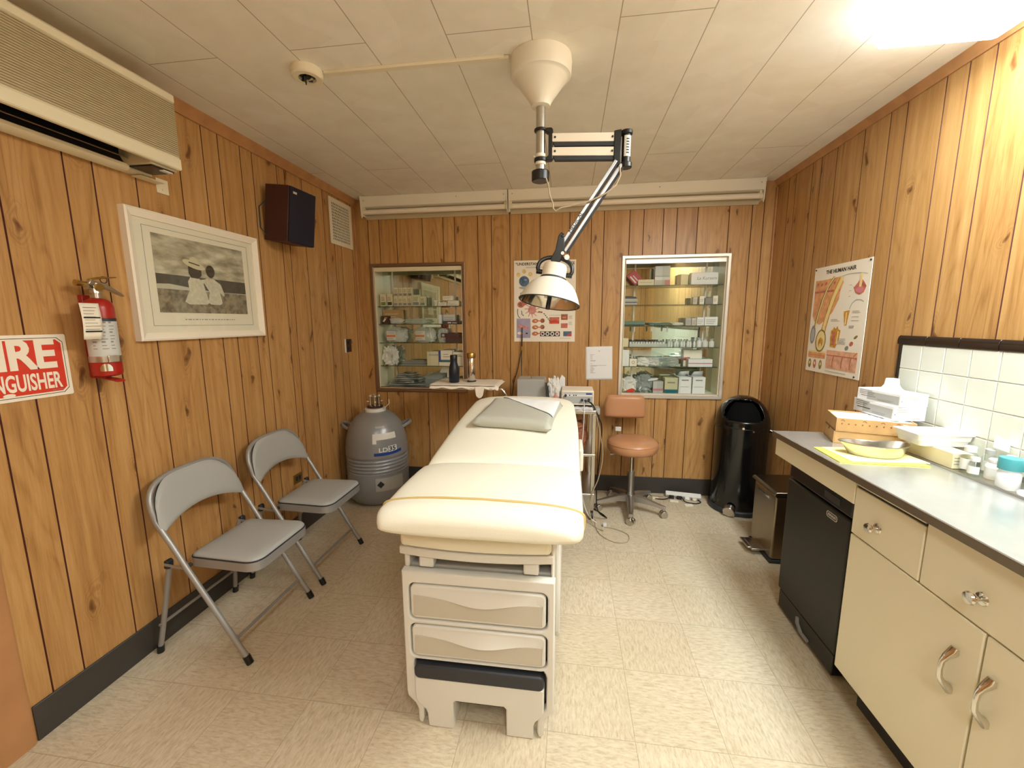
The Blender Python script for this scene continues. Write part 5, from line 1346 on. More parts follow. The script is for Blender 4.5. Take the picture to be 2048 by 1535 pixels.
a.poly('olive', circ(.130, .190, .050, 30, .068, -.1), 4); a.poly('bone', circ(.130, .190, .041, 28, .058, -.1), 5); a.poly('amber', circ(.132, .180, .022, 20, .030, -.1), 6); a.poly('bone', circ(.132, .160, .010, 16, .014), 7)
a.poly('amber', [(.225,.160),(.275,.155),(.300,.22),(.305,.255),(.285,.262),(.275,.28),(.262,.262),(.245,.275),(.232,.255),(.222,.255),(.220,.21)], 2); a.rect('tissue', .238, .262, .17, .245, 3); a.stroke('bone', [(.28,.18),(.285,.25)], .010, 3)
a.poly('tissue', [(.375,.485),(.405,.51),(.425,.530),(.450,.510),(.470,.485),(.455,.455),(.420,.444),(.39,.458)], 2); a.poly('pink', circ(.422, .470, .03, 20, .016), 3); a.stroke('bone', [(.425,.485),(.427,.555)], .018, 4)
a.poly('amber', [(.315,.360),(.365,.365),(.355,.32),(.35,.285),(.335,.282),(.325,.31)], 2); a.stroke('bone', [(.338,.288),(.340,.355)], .008, 3)
a.stroke('labelg', [(.360,.372),(.375,.402),(.405,.420),(.440,.418),(.465,.408)], .004); a.stroke('labelg', [(.27,.555),(.33,.562),(.42,.558),(.47,.548)], .003)
for x, y, m_, ry in ((.435,.222,'olive',.007), (.405,.185,'tissue',.012), (.372,.160,'inkgrey',.012)): a.poly(m_, circ(x, y, .016, 18, ry, .5))
a.lines('inkgrey', .21, .29, [.316,.308], .002); a.lines('inkgrey', .385, .455, [.36,.352,.33,.31], .0018); a.lines('labelg', .29, .36, [.21,.203,.196,.189,.182], .0025); a.lines('inkgrey', .37, .42, [.28,.272], .003); a.lines('inkgrey', .34, .36, [.50,.47,.44], .0016)
a.rect('skin1', .016, .190, .085, .128); a.rect('orange', .016, .190, .100, .104, 2); a.rect('bone', .016, .190, .118, .128, 2)
a.rect('skin2', .202, .466, .034, .140); a.rect('tissue', .202, .466, .108, .114, 2)
for x in (.27, .35, .42): a.stroke('tissue', [(x,.108),(x-.008,.08),(x-.006,.045)], .008, 3)
a.stroke('amber', [(.435,.118),(.462,.140)], .006, 3)
for x, m_ in ((.040,'olive'), (.092,'tissue'), (.150,'olive')): a.poly(m_, circ(x, .048, .015, 20, .028)); a.poly('bone', circ(x, .052, .007, 14, .010), 2)
a.lines('labelg', .20, .40, [.018], .003)
a.build('illustrations', po)

nt_ = thing('paper_notice', (.255, YB, .96), 'typed white sheet pinned to the back wall left of the right cabinet', 'paper')
mb = MB(); mq = fr((.252, YB+.0017, 1.100), 'back') @ Matrix.Rotation(R(1.6), 4, 'Z')
mb.grid(lambda u, v: mq @ Vector((-.108+.216*u, -.138+.276*v, .0015+.008*max(0, u+v-1.55)**1.2)), 14, 14); o = mb.build('sheet', 'paper', nt_, ang=60)
s_ = o.modifiers.new('thick', 'SOLIDIFY'); s_.thickness = .0004
a = Art(mq @ Matrix.Translation((0, 0, .0022)))
random.seed(5)
a.rect('inkgrey', -.006, .008, .098, .102)
for y, w in ((.072,.032),(.064,.02),(.056,.016),(.044,.02),(.034,.018),(.024,.044),(.018,.04),(-.004,.018),(-.018,.13),(-.023,.05),(-.032,.022),(-.040,.032),(-.048,.034),(-.056,.028),(-.064,.022),(-.072,.022),(-.080,.040)):
    a.rect('inkgrey', -.07, -.07+w, y-.0011, y+.0011)
a.build('typed_lines', nt_)

# ------------------------------------------------------------------ instrument tray stand left of the table head
ty = thing('instrument_tray_stand', (-.60, 3.10, 0), 'steel instrument tray stand with a curved arm behind the table head', 'tray stand')
TZ = .957
mb = MB()
def tray(u, v):
    a_, b_ = 2*u-1, 2*v-1
    return Vector((-.775+.245*a_, 3.10+.155*b_, TZ+.020*max(abs(a_)**14, abs(b_)**14)))
mb.grid(tray, 30, 20); o = mb.build('tray', 'steel', ty, ang=60); s_ = o.modifiers.new('thick', 'SOLIDIFY'); s_.thickness = .002
mb = MB()
fl = [(-1.015, 2.95), (-.535, 2.95), (-.535, 3.25), (-1.015, 3.25)]
mb.tube([(-1.005,2.945,TZ-.008),(-.54,2.945,TZ-.008),(-.525,2.96,TZ-.008),(-.525,3.24,TZ-.008),(-.54,3.255,TZ-.008),(-1.005,3.255,TZ-.008),(-1.02,3.24,TZ-.008),(-1.02,2.96,TZ-.008)], .006, 8, closed=True); mb.build('tray_frame', 'chrome', ty)
mb = MB(); mb.tube([(-.70,3.10,TZ-.016),(-.56,3.10,TZ-.018),(-.50,3.10,TZ-.030),(-.472,3.10,TZ-.07),(-.462,3.10,TZ-.14),(-.46,3.10,.60),(-.46,3.10,.06)], .0105, 12); mb.build('curved_post', 'chrome', ty)
mb = MB(); mb.tube([(-.46,3.10,.06),(-.46,3.0,.05),(-.46,2.9,.012)], .011, 10); mb.tube([(-.46,3.1,.06),(-.62,3.16,.05),(-.74,3.2,.012)], .011, 10); mb.tube([(-.46,3.1,.06),(-.34,3.2,.05),(-.27,3.26,.012)], .011, 10); mb.build('foot', 'steel', ty)
# cloth on the tray
mb = MB()
def cl_(u, v):
    x = -1.028+.525*u; y = 2.935+.335*v
    z_ = TZ+.0235+.003*math.sin(u*19+v*5)*.6
    if v < .06: z_ -= .016+(.006*math.sin(u*23))
    if v < .02: z_ -= .010
    if u > .97: z_ -= .012
    return Vector((x, y, z_))
mb.grid(cl_, 44, 26); cl0 = mb.build('tray_cloth', 'paperw', ang=60); tag(cl0, 'white paper cloth spread over the steel instrument tray', 'cloth'); s_ = cl0.modifiers.new('thick', 'SOLIDIFY'); s_.thickness = .0012
mb = MB(); mb.grid(lambda u, v: Vector((-.678+.075*u+.012*v*(2*u-1)*-1, 2.926-.012*v, TZ+.016-.085*v*(1-.25*abs(2*u-1)**2))), 10, 12)
o = mb.build('cloth_corner', 'paperw', cl0, ang=60); s_ = o.modifiers.new('thick', 'SOLIDIFY'); s_.thickness = .0012
t = thing('water_bottle', (-.868, 3.06, TZ+.0265), 'dark navy insulated bottle on the white cloth of the tray', 'bottle', 'bottles on the instrument tray')
mb = MB(); mb.lathe([(.036,0),(.040,.004),(.040,.085),(.036,.12),(.027,.15),(.027,.172)], Matrix.Translation(t.location), 32); mb.build('bottle_body', mat('navy_bottle', (22, 30, 44), .35), t, ang=50)
mb = MB(); mb.lathe([(.0275,.172),(.0275,.205),(.025,.210)], Matrix.Translation(t.location), 32); mb.build('bottle_cap', 'black', t)
t = thing('thermos_flask', (-.745, 3.12, TZ+.0265), 'slim shiny steel flask with brass cap on the white cloth of the tray', 'flask', 'bottles on the instrument tray')
mb = MB(); mb.lathe([(.028,0),(.030,.004),(.030,.185),(.027,.190)], Matrix.Translation(t.location), 32); mb.build('flask_body', 'chrome', t, ang=50)
mb = MB(); mb.lathe([(.034,.182),(.035,.186),(.035,.215),(.032,.222)], Matrix.Translation(t.location), 32); mb.build('flask_cap', 'brass', t)
mb = MB(); mb.lathe([(.036,0),(.036,.006)], Matrix.Translation(t.location), 32); mb.build('flask_base', 'dark', t)

# ------------------------------------------------------------------ equipment trolley
CT = .820
tr_ = thing('equipment_trolley', (-.10, 3.12, 0), 'steel equipment trolley standing behind the head of the exam table', 'trolley')
cx0, cx1, cy0, cy1 = -.42, .205, 2.90, 3.36
mb = MB(); mb.box(cx0, cx1, cy0, cy1, CT-.028, CT); mb.build('top_shelf', 'steel', tr_, bevel=.004)
mb = MB(); mb.box(cx0, cx1, cy0, cy1, .18, .20); mb.build('bottom_shelf', 'steel', tr_, bevel=.004)
mb = MB(); mb.box(cx0, cx1, cy0, cy1, .48, .50); mb.build('middle_shelf', 'steel', tr_, bevel=.004)
for x in (cx0+.016, cx1-.016):
    for y in (cy0+.016, cy1-.016):
        mb = MB(); mb.box(x-.014, x+.014, y-.014, y+.014, .07, CT-.028); lg = mb.build('upright', 'steel', tr_, bevel=.003)
        mb = MB(); mb.cyl((x-.01, y, .030), (x+.01, y, .030), .030, seg=20); mb.cyl((x, y, .03), (x, y, .08), .008, seg=8); mb.build('caster', 'dark', lg)
mb = MB(); mb.box(cx1, cx1+.030, 3.0, 3.10, CT-.052, CT-.005); mb.build('side_bracket', 'labelg', tr_, bevel=.003)
t = bag('folded_towel', (-.02, 3.03, .50+.11), (.17, .10, .11), 'brownprint', 'dark brown folded fabric on the middle trolley shelf', 71, cat='towel', floor=.50, amp=.3)
pr = thing('paper_pad', (.07, 2.98, CT), 'crumpled white paper along the front edge of the trolley top', 'paper')
mb = MB(); mb.grid(lambda u, v: Vector((-.08+.26*u, 2.905+.10*v, CT+.003+.012*abs(noise.noise(Vector((u*6, v*4, 9)))))), 30, 12); o = mb.build('paper_layer', 'paper', pr, ang=50); s_ = o.modifiers.new('thick', 'SOLIDIFY'); s_.thickness = .001
# grey metal housing, with a slanted right side
t = thing('grey_console', (-.27, 3.15, CT), 'plain light grey metal box with slanted side on the trolley', 'device')
mb = MB(); mb.prism([(-.385, CT), (-.150, CT), (-.176, CT+.188), (-.385, CT+.188)], 'y', 3.10, 3.30); mb.build('housing', 'labelg', t, bevel=.003)
mb = MB(); mb.cyl((-.280, 3.14, CT+.188), (-.280, 3.14, CT+.222), .0035, seg=10); mb.lathe([(.003,.218),(.007,.224),(.006,.232),(.002,.236)], Matrix.Translation((-.280, 3.14, CT)), 12); mb.build('metal_stud', 'brass', t)
# electrosurgical unit
esu = t = thing('electrosurgical_unit', (.085, 3.06, CT), 'white medical generator with dials and plugs at the right of the trolley', 'device')
mb = MB(); mb.box(-.045, .190, 3.02, 3.24, CT+.012, CT+.120); mb.build('housing', 'paperw', t, bevel=.006)
for x in (-.03, .175):
    mb = MB(); mb.cyl((x, 3.05, CT+.0005), (x, 3.05, CT+.014), .010, seg=12); mb.cyl((x, 3.21, CT+.0005), (x, 3.21, CT+.014), .010, seg=12); mb.build('rubber_foot', 'dark', t)
a = Art(fr((-.045, 3.0199, CT+.012), 'back')); a.rect('labelg', .008, .228, .012, .098); a.rect('labelw', .012, .224, .066, .094, 2)
a.lines('inkgrey', .016, .20, [.090, .084], .0025, 3, .1)
for x in (.06, .09, .106): a.poly('ink', circ(x, .074, .005, 14), 3)
a.rect('blue', .178, .222, .080, .092, 3); a.build('front_panel', t)
for x, z_ in ((.030, .072), (.150, .04), (.176, .034), (.20, .044)):
    mb = MB(); mb.cyl((-.045+x, 3.02, CT+.012+z_), (-.045+x, 2.998, CT+.012+z_), .010, .008, seg=14); mb.build('knob', 'dark', t)
# crumpled gauze and masks between
bag('gauze_heap', (-.105, 3.08, CT+.105), (.046, .05, .10), 'labelw', 'crumpled white gauze heaped between the grey box and the generator', 81, cat='gauze', floor=CT, amp=.5, freq=2.6)
t = thing('paper_cup_stack', (-.052, 3.255, CT), 'folded white paper tissue standing behind the gauze', 'tissue')
mb = MB(); mb.prism([(-.085,CT),(-.02,CT),(-.022,CT+.18),(-.05,CT+.205),(-.075,CT+.15)], 'y', 3.255, 3.285); mb.build('tissue_fold', 'paper', t, bevel=.004)
t = thing('tongs', (-.135, 3.06, CT), 'dark handled forceps lying against the gauze heap', 'instrument')
mb = MB(); mb.tube([(-.147, 3.012, CT+.006), (-.152, 3.02, CT+.10), (-.157, 3.04, CT+.175)], .006, 8); mb.tube([(-.128, 3.008, CT+.006), (-.140, 3.015, CT+.09), (-.146, 3.03, CT+.15)], .005, 8); mb.build('handles', 'dark', t)
t = thing('pink_bottle', (-.085, 3.0, CT), 'small pink plastic bottle in front of the gauze', 'bottle')
mb = MB(); mb.lathe([(.02,0),(.021,.003),(.020,.075),(.010,.09),(.008,.10)], Matrix.Translation((-.085, 2.995, CT+.0)), 20); mb.build('bottle_body', 'virus', t)

# cords
def cord(name, pts, r, m, label, cat='cord', group=None, n=6, parent=None):
    # catmull-rom smoothing
    P = [Vector(p) for p in pts]; out = []
    for i in range(len(P)-1):
        p0, p1, p2, p3 = P[max(i-1, 0)], P[i], P[i+1], P[min(i+2, len(P)-1)]
        for k in range(n):
            t = k/n
            out.append(.5*((2*p1)+(-p0+p2)*t+(2*p0-5*p1+4*p2-p3)*t*t+(-p0+3*p1-3*p2+p3)*t**3))
    out.append(P[-1])
    mb = MB(); mb.tube(out, r, 8); o = mb.build(name, m, parent)
    if parent is not None:
        o['label'] = label; return o
    return tag(o, label, cat, group)
cord('power_cord', [(.145,2.990,CT+.05),(.18,2.96,CT+.03),(.225,2.93,CT-.06),(.245,2.92,.68),(.235,2.925,.45),(.22,2.92,.25),(.23,2.90,.08),(.30,2.93,.008),(.27,3.0,.006),(.2,3.1,.006)], .0045, 'black', 'black cord drooping from the generator down the trolley side', parent=esu)
cord('power_cord', [(.155,2.988,CT+.048),(.20,2.95,CT-.02),(.24,2.90,.62),(.255,2.90,.48),(.23,2.89,.33),(.19,2.88,.22),(.17,2.86,.10),(.20,2.80,.007),(.26,2.74,.006)], .0035, 'cord', 'tan cord drooping from the generator beside the black one', parent=esu)
cord('power_cord', [(.12,2.992,CT+.045),(.118,2.90,CT+.0),(.115,2.885,.70),(.10,2.885,.45),(.115,2.88,.2),(.16,2.86,.06),(.22,2.85,.006)], .0032, 'labelw', 'pale cord hanging straight down in front of the trolley upright', parent=esu)
cord('floor_cable', [(.215,2.90,.004),(.21,2.80,.004),(.24,2.68,.004),(.32,2.60,.004),(.40,2.61,.004),(.425,2.70,.004),(.36,2.77,.004),(.27,2.80,.004)], .0026, 'cord', 'thin tan cord looping on the floor in front of the stool')
t = thing('wall_wand', (-.386, YB-.03, .9), 'dark slim wand with brass collar hanging on a loop of cord below the poster', 'wand')
mb = MB(); mb.cyl((-.386, YB-.022, 1.235), (-.383, YB-.018, 1.395), .006, .004, seg=12); mb.build('wand_body', 'brownplate', t)
mb = MB(); mb.cyl((-.386, YB-.022, 1.205), (-.386, YB-.022, 1.238), .0075, seg=12); mb.cyl((-.397, YB-.022, 1.238), (-.375, YB-.022, 1.238), .003, seg=8); mb.build('collar', 'brass', t)
mb = MB(); mb.tube([(-.386, YB-.022, 1.21), (-.39, YB-.03, 1.12), (-.386, YB-.05, 1.0), (-.380, YB-.09, CT+.10), (-.40, YB-.12, CT+.004)], .0035, 8); mb.tube([(-.387, YB-.022, 1.21), (-.42, YB-.02, 1.05), (-.455, YB-.02, .93), (-.47, YB-.03, .82), (-.44, YB-.08, .72)], .0035, 8); mb.build('cord_loop', 'brownplate', t)

# ------------------------------------------------------------------ stool
sx, sy = .492, 3.115
sl = thing('wheeled_stool', (sx, sy, 0), 'tan vinyl wheeled stool with backrest in front of the right cabinet', 'stool')
ms = Matrix.Translation((sx, sy, 0))
mb = MB(); mb.lathe([(.145,.468),(.172,.474),(.186,.490),(.190,.515),(.186,.540),(.172,.556),(.140,.565),(.08,.569),(.002,.570)], ms, 56, cap1=False); mb.build('seat', 'tan', sl, ang=70)
mb = MB(); mb.lathe([(.1885,.536),(.1905,.539),(.1885,.542)], ms, 56, cap0=False, cap1=False); mb.build('seat_piping', 'tan', sl)
mb = MB(); mb.lathe([(.12,.455),(.15,.468)], ms, 32); mb.cyl((sx-.15, sy-.02, .447), (sx-.03, sy, .455), .006, seg=10); mb.cyl((sx-.165, sy-.022, .446), (sx-.145, sy-.02, .447), .009, seg=10); mb.build('seat_plate', 'steel', sl)
mb = MB(); mb.cyl((sx, sy, .30), (sx, sy, .456), .0125, seg=20); mb.build('piston', 'chrome', sl)
mb = MB(); mb.lathe([(.040,.085),(.040,.125),(.026,.15),(.0245,.30),(.027,.302),(.027,.312),(.014,.314)], ms, 28); mb.build('column', 'alu', sl, ang=40)
for i in range(5):
    a_ = R(-97+72*i); ux, uy = math.cos(a_), math.sin(a_); vx, vy = -uy, ux
    mb = MB(); rr_ = []
    for r_, w, zt, h_ in ((.025,.028,.130,.050), (.10,.025,.124,.042), (.20,.020,.100,.026), (.262,.016,.084,.020)):
        rr_.append([Vector((sx+ux*r_+vx*q, sy+uy*r_+vy*q, zt+p)) for q, p in ((-w,-h_),(w,-h_),(w*.75,-.004),(w*.45,0),(-w*.45,0),(-w*.75,-.004))])
    mb.rings(rr_); lg = mb.build('base_leg', 'alu', sl, ang=30)
    wx, wy = sx+ux*.252, sy+uy*.252; b_ = a_+[.9,.5,-.6,1.2,.3][i]
    px_, py_ = math.cos(b_), math.sin(b_)
    mb = MB(); mb.cyl((wx, wy, .05), (wx, wy, .075), .007, seg=10)
    for s_ in (-1, 1):
        c0 = Vector((wx-py_*.004*s_, wy+px_*.004*s_, .026)); c1 = Vector((wx-py_*.024*s_, wy+px_*.024*s_, .026)); mb.tube([c0, c1], .026, 18)
    mb.build('caster', 'steel', lg, bevel=.002)
mb = MB(); mb.box(sx-.11, sx-.055, sy+.02, sy+.20, .448, .456); mb.tube([(sx-.085, sy+.18, .452), (sx-.085, sy+.225, .47), (sx-.083, sy+.235, .55), (sx-.075, sy+.232, .74)], .020, 8, flat=.28); mb.build('back_bracket', 'steel', sl)
mb = MB(); mb.box(sx-.107, sx-.060, sy+.20, sy+.222, .565, .60); mb.build('adjuster', 'labelw', sl, bevel=.004)
mb = MB(); bxc = sx-.038
def bk(u, v, s_):
    a_, b_ = 2*u-1, 2*v-1
    k = max(0, (1-abs(a_)**7)*(1-abs(b_)**7))**.5
    w = .162-.014*max(0, b_)-.010*max(0, b_)**4
    return Vector((bxc+w*a_, sy+.205-.012*(1-a_*a_)+(-.030*k if s_ > 0 else .012*k), .772+.092*b_*(1-.06*abs(a_)**6)))
mb.grid(lambda u, v: bk(u, v, 1), 28, 18); mb.grid(lambda u, v: bk(u, v, -1), 28, 18)
bmesh.ops.remove_doubles(mb.bm, verts=mb.bm.verts, dist=.0005); mb.build('backrest', 'tan', sl, ang=60)

# ------------------------------------------------------------------ black dome top bin
bx, by = 1.315, 3.262
bn = thing('dome_bin', (bx, by, 0), 'tall black dome topped pedal bin in the back right corner', 'bin')
mbn = Matrix.Translation((bx, by, 0))
rB = .182
mb = MB(); mb.lathe([(.190,0),(.196,.006),(.196,.032),(.188,.040)], mbn, 56); mb.build('base_ring', 'dark', bn, bevel=.002)
mb = MB(); mb.lathe([(rB,.038),(rB,.655)], mbn, 64); mb.build('bin_body', 'blackgloss', bn)
# dome with a cut opening facing the room (towards -y, a little left)
ad = R(-108); fx_, fy_ = math.cos(ad), math.sin(ad)
mb = MB(); NS, NZ = 96, 30
def dome(i, j, off=0.):
    a_ = 2*PI*i/NS; t = PI/2*j/NZ
    r_ = (rB+.004+off)*math.cos(t)**.92 if t < PI/2 else 0.; z_ = .662+(.225+off)*math.sin(t)
    return Vector((bx+r_*math.cos(a_), by+r_*math.sin(a_), z_))
V = [[mb.bm.verts.new(dome(i, j)) for j in range(NZ)] for i in range(NS)]
top = mb.bm.verts.new(dome(0, NZ))
def opening(i, j):
    a_ = 2*PI*(i+.5)/NS; da = (a_-ad+PI) % (2*PI)-PI; t = (j+.5)/NZ
    return abs(da) < R(52) and .15 < t < .74 and (da/R(52))**2+((t-.44)/.30)**4 < 1.
for i in range(NS):
    for j in range(NZ-1):
        if not opening(i, j): mb.bm.faces.new((V[i][j], V[(i+1) % NS][j], V[(i+1) % NS][j+1], V[i][j+1]))
    mb.bm.faces.new((V[i][NZ-1], V[(i+1) % NS][NZ-1], top))
bmesh.ops.delete(mb.bm, geom=[v for v in mb.bm.verts if not v.link_faces], context='VERTS')
o = mb.build('dome_lid', 'blackgloss', bn, ang=60); s_ = o.modifiers.new('thick', 'SOLIDIFY'); s_.thickness = .003
mb = MB(); mb.lathe([(rB+.006,.648),(rB+.006,.664),(rB+.003,.668)], mbn, 64, cap0=False, cap1=False); mb.build('lid_rim', 'blackgloss', bn)
M['dark_matte'] = mat('flap_shade_black', (10, 10, 10), .9, spec=.1)
# inner swing flap, blackened to paint the shade inside the bin
mb = MB(); 
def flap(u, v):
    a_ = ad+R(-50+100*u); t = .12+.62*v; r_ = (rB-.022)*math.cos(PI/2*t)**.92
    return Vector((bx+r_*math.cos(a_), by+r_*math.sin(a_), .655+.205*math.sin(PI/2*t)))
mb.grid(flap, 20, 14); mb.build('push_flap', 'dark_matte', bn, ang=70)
mb = MB(); mb.cyl((bx+fx_*.186, by+fy_*.186, .675), (bx+fx_*.196, by+fy_*.196, .675), .008, seg=12); mb.cyl((bx+.186*math.cos(ad+.35), by+.186*math.sin(ad+.35), .655), (bx+.194*math.cos(ad+.35), by+.194*math.sin(ad+.35), .655), .006, seg=12); mb.build('rivet', 'chrome', bn)
a_ = R(-30); mb = MB(); mb.tube([(bx+.184*math.cos(a_), by+.184*math.sin(a_), .648), (bx+.205*math.cos(a_), by+.205*math.sin(a_), .64), (bx+.205*math.cos(a_+.12), by+.205*math.sin(a_+.12), .63), (bx+.184*math.cos(a_+.2), by+.184*math.sin(a_+.2), .625)], .005, 8); mb.build('clasp', 'chrome', bn)
a_ = R(-122); p_ = Vector((bx+.205*math.cos(a_), by+.205*math.sin(a_), .05))
mb = MB(); mb.box(-.04, .04, -.02, .03, .012, .03, mx=Matrix.Translation((p_.x, p_.y, 0)) @ Matrix.Rotation(a_+PI/2, 4, 'Z')); mb.tube([p_+Vector((math.cos(a_)*-.012, math.sin(a_)*-.012, .006)), p_+Vector((math.cos(a_)*.03, math.sin(a_)*.03, -.008))], .040, 28); o = mb.build('foot_pedal', 'steel', bn, bevel=.003)

# ------------------------------------------------------------------ small steel pedal bin
pb = thing('pedal_bin', (1.35, 2.62, 0), 'small rectangular steel pedal bin between the black bin and the fridge', 'bin')
mb = MB(); mb.box(1.222, 1.47, 2.482, 2.762, .02, .418); mb.build('bin_body', mat('smoked_steel', (150, 138, 118), .34, 1.), pb, bevel=.012, seg=3)
mb = MB(); mb.box(1.226, 1.466, 2.486, 2.758, .414, .426); mb.build('inner_rim', 'black', pb)
mb = MB(); mb.prism([(1.208,.428),(1.48,.428),(1.48,.456),(1.222,.450),(1.208,.440)], 'y', 2.470, 2.774); mb.build('lid', mat('dark_steel', (120, 112, 100), .3, 1.), pb, bevel=.005)
mb = MB(); mb.box(1.215, 1.475, 2.476, 2.768, 0, .022); mb.build('base', 'dark', pb, bevel=.004)
mb = MB(); mb.prism([(2.56,.030),(2.70,.030),(2.70,.042),(2.68,.048),(2.58,.048),(2.56,.042)], 'x', 1.150, 1.224); mb.box(1.130, 1.19, 2.575, 2.70, .036, .046); mb.build('pedal', 'steel', pb, bevel=.003)
mb = MB(); mb.prism([(1.223,.455-.06),(1.216,.455-.062),(1.216,.455-.075),(1.223,.455-.085)], 'y', 2.55, 2.70); mb.build('finger_notch', 'chrome', pb)

# ------------------------------------------------------------------ power strip and plugs
pst = t = thing('power_strip', (.93, 3.40, 0), 'white power strip with dark plugs on the floor by the back wall', 'power strip')
mp_ = Matrix.Translation((.955, 3.395, 0)) @ Matrix.Rotation(R(-9), 4, 'Z') @ Matrix.Rotation(R(38), 4, 'X')
mb = MB(); mb.box(-.135, .135, -.020, .020, .020, .050, mx=mp_); mb.build('strip_body', 'labelw', t, bevel=.004)
for i, (x, m_) in enumerate(((-.09,'black'), (-.03,'black'), (.03,'labelw'), (.085,'silver'))):
    mb = MB(); mb.box(x-.019, x+.019, -.045, -.018, .024, .052, mx=mp_); mb.build('plug', m_, t, bevel=.004)
cord('power_cord', [(.86,3.34,.03),(.80,3.32,.01),(.72,3.33,.006),(.64,3.36,.006),(.56,3.40,.008)], .004, 'black', 'black cord running from the power strip towards the stool', parent=pst)
cord('power_cord', [(.93,3.33,.03),(.95,3.29,.008),(1.02,3.27,.006),(1.07,3.30,.006),(1.05,3.34,.01)], .004, 'black', 'black cord looping in front of the power strip', parent=pst)
cord('floor_cable', [(.80,3.375,.006),(.66,3.40,.006),(.5,3.42,.006),(.3,3.42,.006),(.22,3.36,.006)], .003, 'cord', 'tan cord lying on the floor along the back baseboard')
for i, (x, y) in enumerate(((.72,3.34),(.865,3.30),(.96,3.235))):
    mb = MB(); mb.box(x-.032, x+.032, y-.014, y+.014, .0005, .010, mx=Matrix.Translation((x, y, 0)) @ Matrix.Rotation(R([4,-8,16][i]), 4, 'Z') @ Matrix.Translation((-x, -y, 0)))
    o = mb.build('cable_tag', 'paperw', bevel=.001); tag(o, ['cream cable tag on the floor nearest the stool', 'cream cable tag on the floor, the middle of three', 'cream cable tag on the floor nearest the black bin'][i], 'tag', 'cable tags on the floor')
mb = MB(); mb.box(.262, .288, 2.80, 2.825, .0, .026); o = mb.build('cable_adapter', 'labelw', bevel=.003); tag(o, 'small pale plug adapter on the floor by the trolley cords', 'adapter')

# ------------------------------------------------------------------ counter run
FX = 1.020; CTZ = .910
wt = thing('countertop', (1.25, .76, .884), 'long brushed steel countertop along the right wall', 'countertop')
mb = MB(); mb.box(1.004, XR-.002, -.62, 2.122, CTZ-.026, CTZ); o = mb.build('steel_slab', 'counter', wt, bevel=.002)
mb = MB(); mb.box(1.000, 1.004, -.62, 2.124, CTZ-.027, CTZ-.001); mb.box(1.000, XR-.002, 2.122, 2.126, CTZ-.027, CTZ-.001); o = mb.build('edge_band', 'counteredge', wt, bevel=.001); o['label'] = 'dull brown grey metal edge band'

bu = thing('base_cabinet', (1.25, .5, 0), 'long cream enamelled base cabinet under the steel counter at the right', 'cabinet')
mb = MB(); mb.box(FX+.022, XR-.002, -.60, 1.546, .148, CTZ-.026); mb.build('carcass', 'cream', bu, bevel=.002)
mb = MB(); mb.box(1.105, XR-.01, -.60, 1.53, .0, .148); mb.build('toe_kick', 'dark', bu)
mb = MB(); mb.box(FX, FX+.022, 1.255, 1.546, .868, CTZ-.027); mb.build('pull_out_board', 'cream', bu, bevel=.002)
mb = MB(); mb.box(FX+.003, FX+.022, 1.255, 1.54, .862, .868); mb.build('slot_shade_strip', 'ink', bu)  # dark strip painted in for the shade below the pull-out board
def knob(parent, y, z):
    mb = MB(); mm = fr((FX-.0005, y, z), 'right'); mb.lathe([(.017,0),(.015,.003),(.006,.006),(.006,.016),(.014,.022),(.017,.028),(.014,.033),(.002,.035)], mm, 24); mb.build('knob', 'chrome', parent)
def pull(parent, y, z):
    mb = MB(); L_ = .092
    pts = [(FX-.001, y, z+L_/2+.018), (FX-.006, y, z+L_/2+.006), (FX-.020, y, z+L_/2-.008), (FX-.028, y, z+L_/4), (FX-.030, y, z), (FX-.028, y, z-L_/4), (FX-.020, y, z-L_/2+.008), (FX-.006, y, z-L_/2-.006), (FX-.001, y, z-L_/2-.018)]
    mb.tube(pts, [.010,.012,.0085,.0065,.006,.0065,.0085,.012,.010], 12); mb.build('handle', 'chrome', parent)
for y0_, y1_, zt in ((1.254, 1.546, .860), (.896, 1.250, CTZ-.030), (.538, .892, CTZ-.030), (.18, .534, CTZ-.030), (-.18, .176, CTZ-.030)):
    mb = MB(); mb.box(FX, FX+.021, y0_, y1_-.002, .690, zt); d_ = mb.build('drawer', 'cream', bu, bevel=.003); knob(d_, {1.254: 1.425}.get(y0_, (y0_+y1_)/2), .764)
for y0_, y1_, hy in ((1.053, 1.546, 1.113), (.556, 1.049, 1.016), (.06, .552, .112), (-.44, .056, .02)):
    mb = MB(); mb.box(FX, FX+.021, y0_, y1_-.002, .150, .685); d_ = mb.build('door', 'cream', bu, bevel=.003); pull(d_, hy, .530)
# apron above the fridge
mb = MB(); mb.box(FX, FX+.02, 1.548, 2.122, .792, CTZ-.026); mb.box(FX+.02, XR-.002, 2.104, 2.122, .792, CTZ-.026); o = mb.build('counter_apron', 'cream', bevel=.003)
tag(o, 'cream fascia board under the counter above the black fridge', 'fascia')

# ------------------------------------------------------------------ fridge
fg = thing('mini_fridge', (1.29, 1.85, 0), 'black under counter mini fridge at the end of the counter', 'fridge')
GX = 1.070; gy0, gy1 = 1.628, 2.078
mb = MB(); mb.box(GX+.055, 1.49, gy0+.006, gy1-.004, .02, .775); mb.build('cabinet_body', 'fridge', fg, bevel=.004)
mb = MB(); mb.box(GX, GX+.050, gy0, gy1, .115, .690); dr = mb.build('door', 'fridge', fg, bevel=.008, seg=3)
mb = MB(); mb.box(GX+.004, GX+.050, gy0, gy1, .697, .770); o = mb.build('door_cap', 'black', fg, bevel=.008, seg=3)
mb = MB(); mb.box(GX+.002, GX+.006, 1.70, 1.80, .715, .745); mb.build('handle_recess', 'dark', o, bevel=.001)
mb = MB(); mb.box(GX+.005, GX+.05, gy0+.01, gy1-.01, .018, .110); gr = mb.build('kick_plate', 'black', fg, bevel=.004)
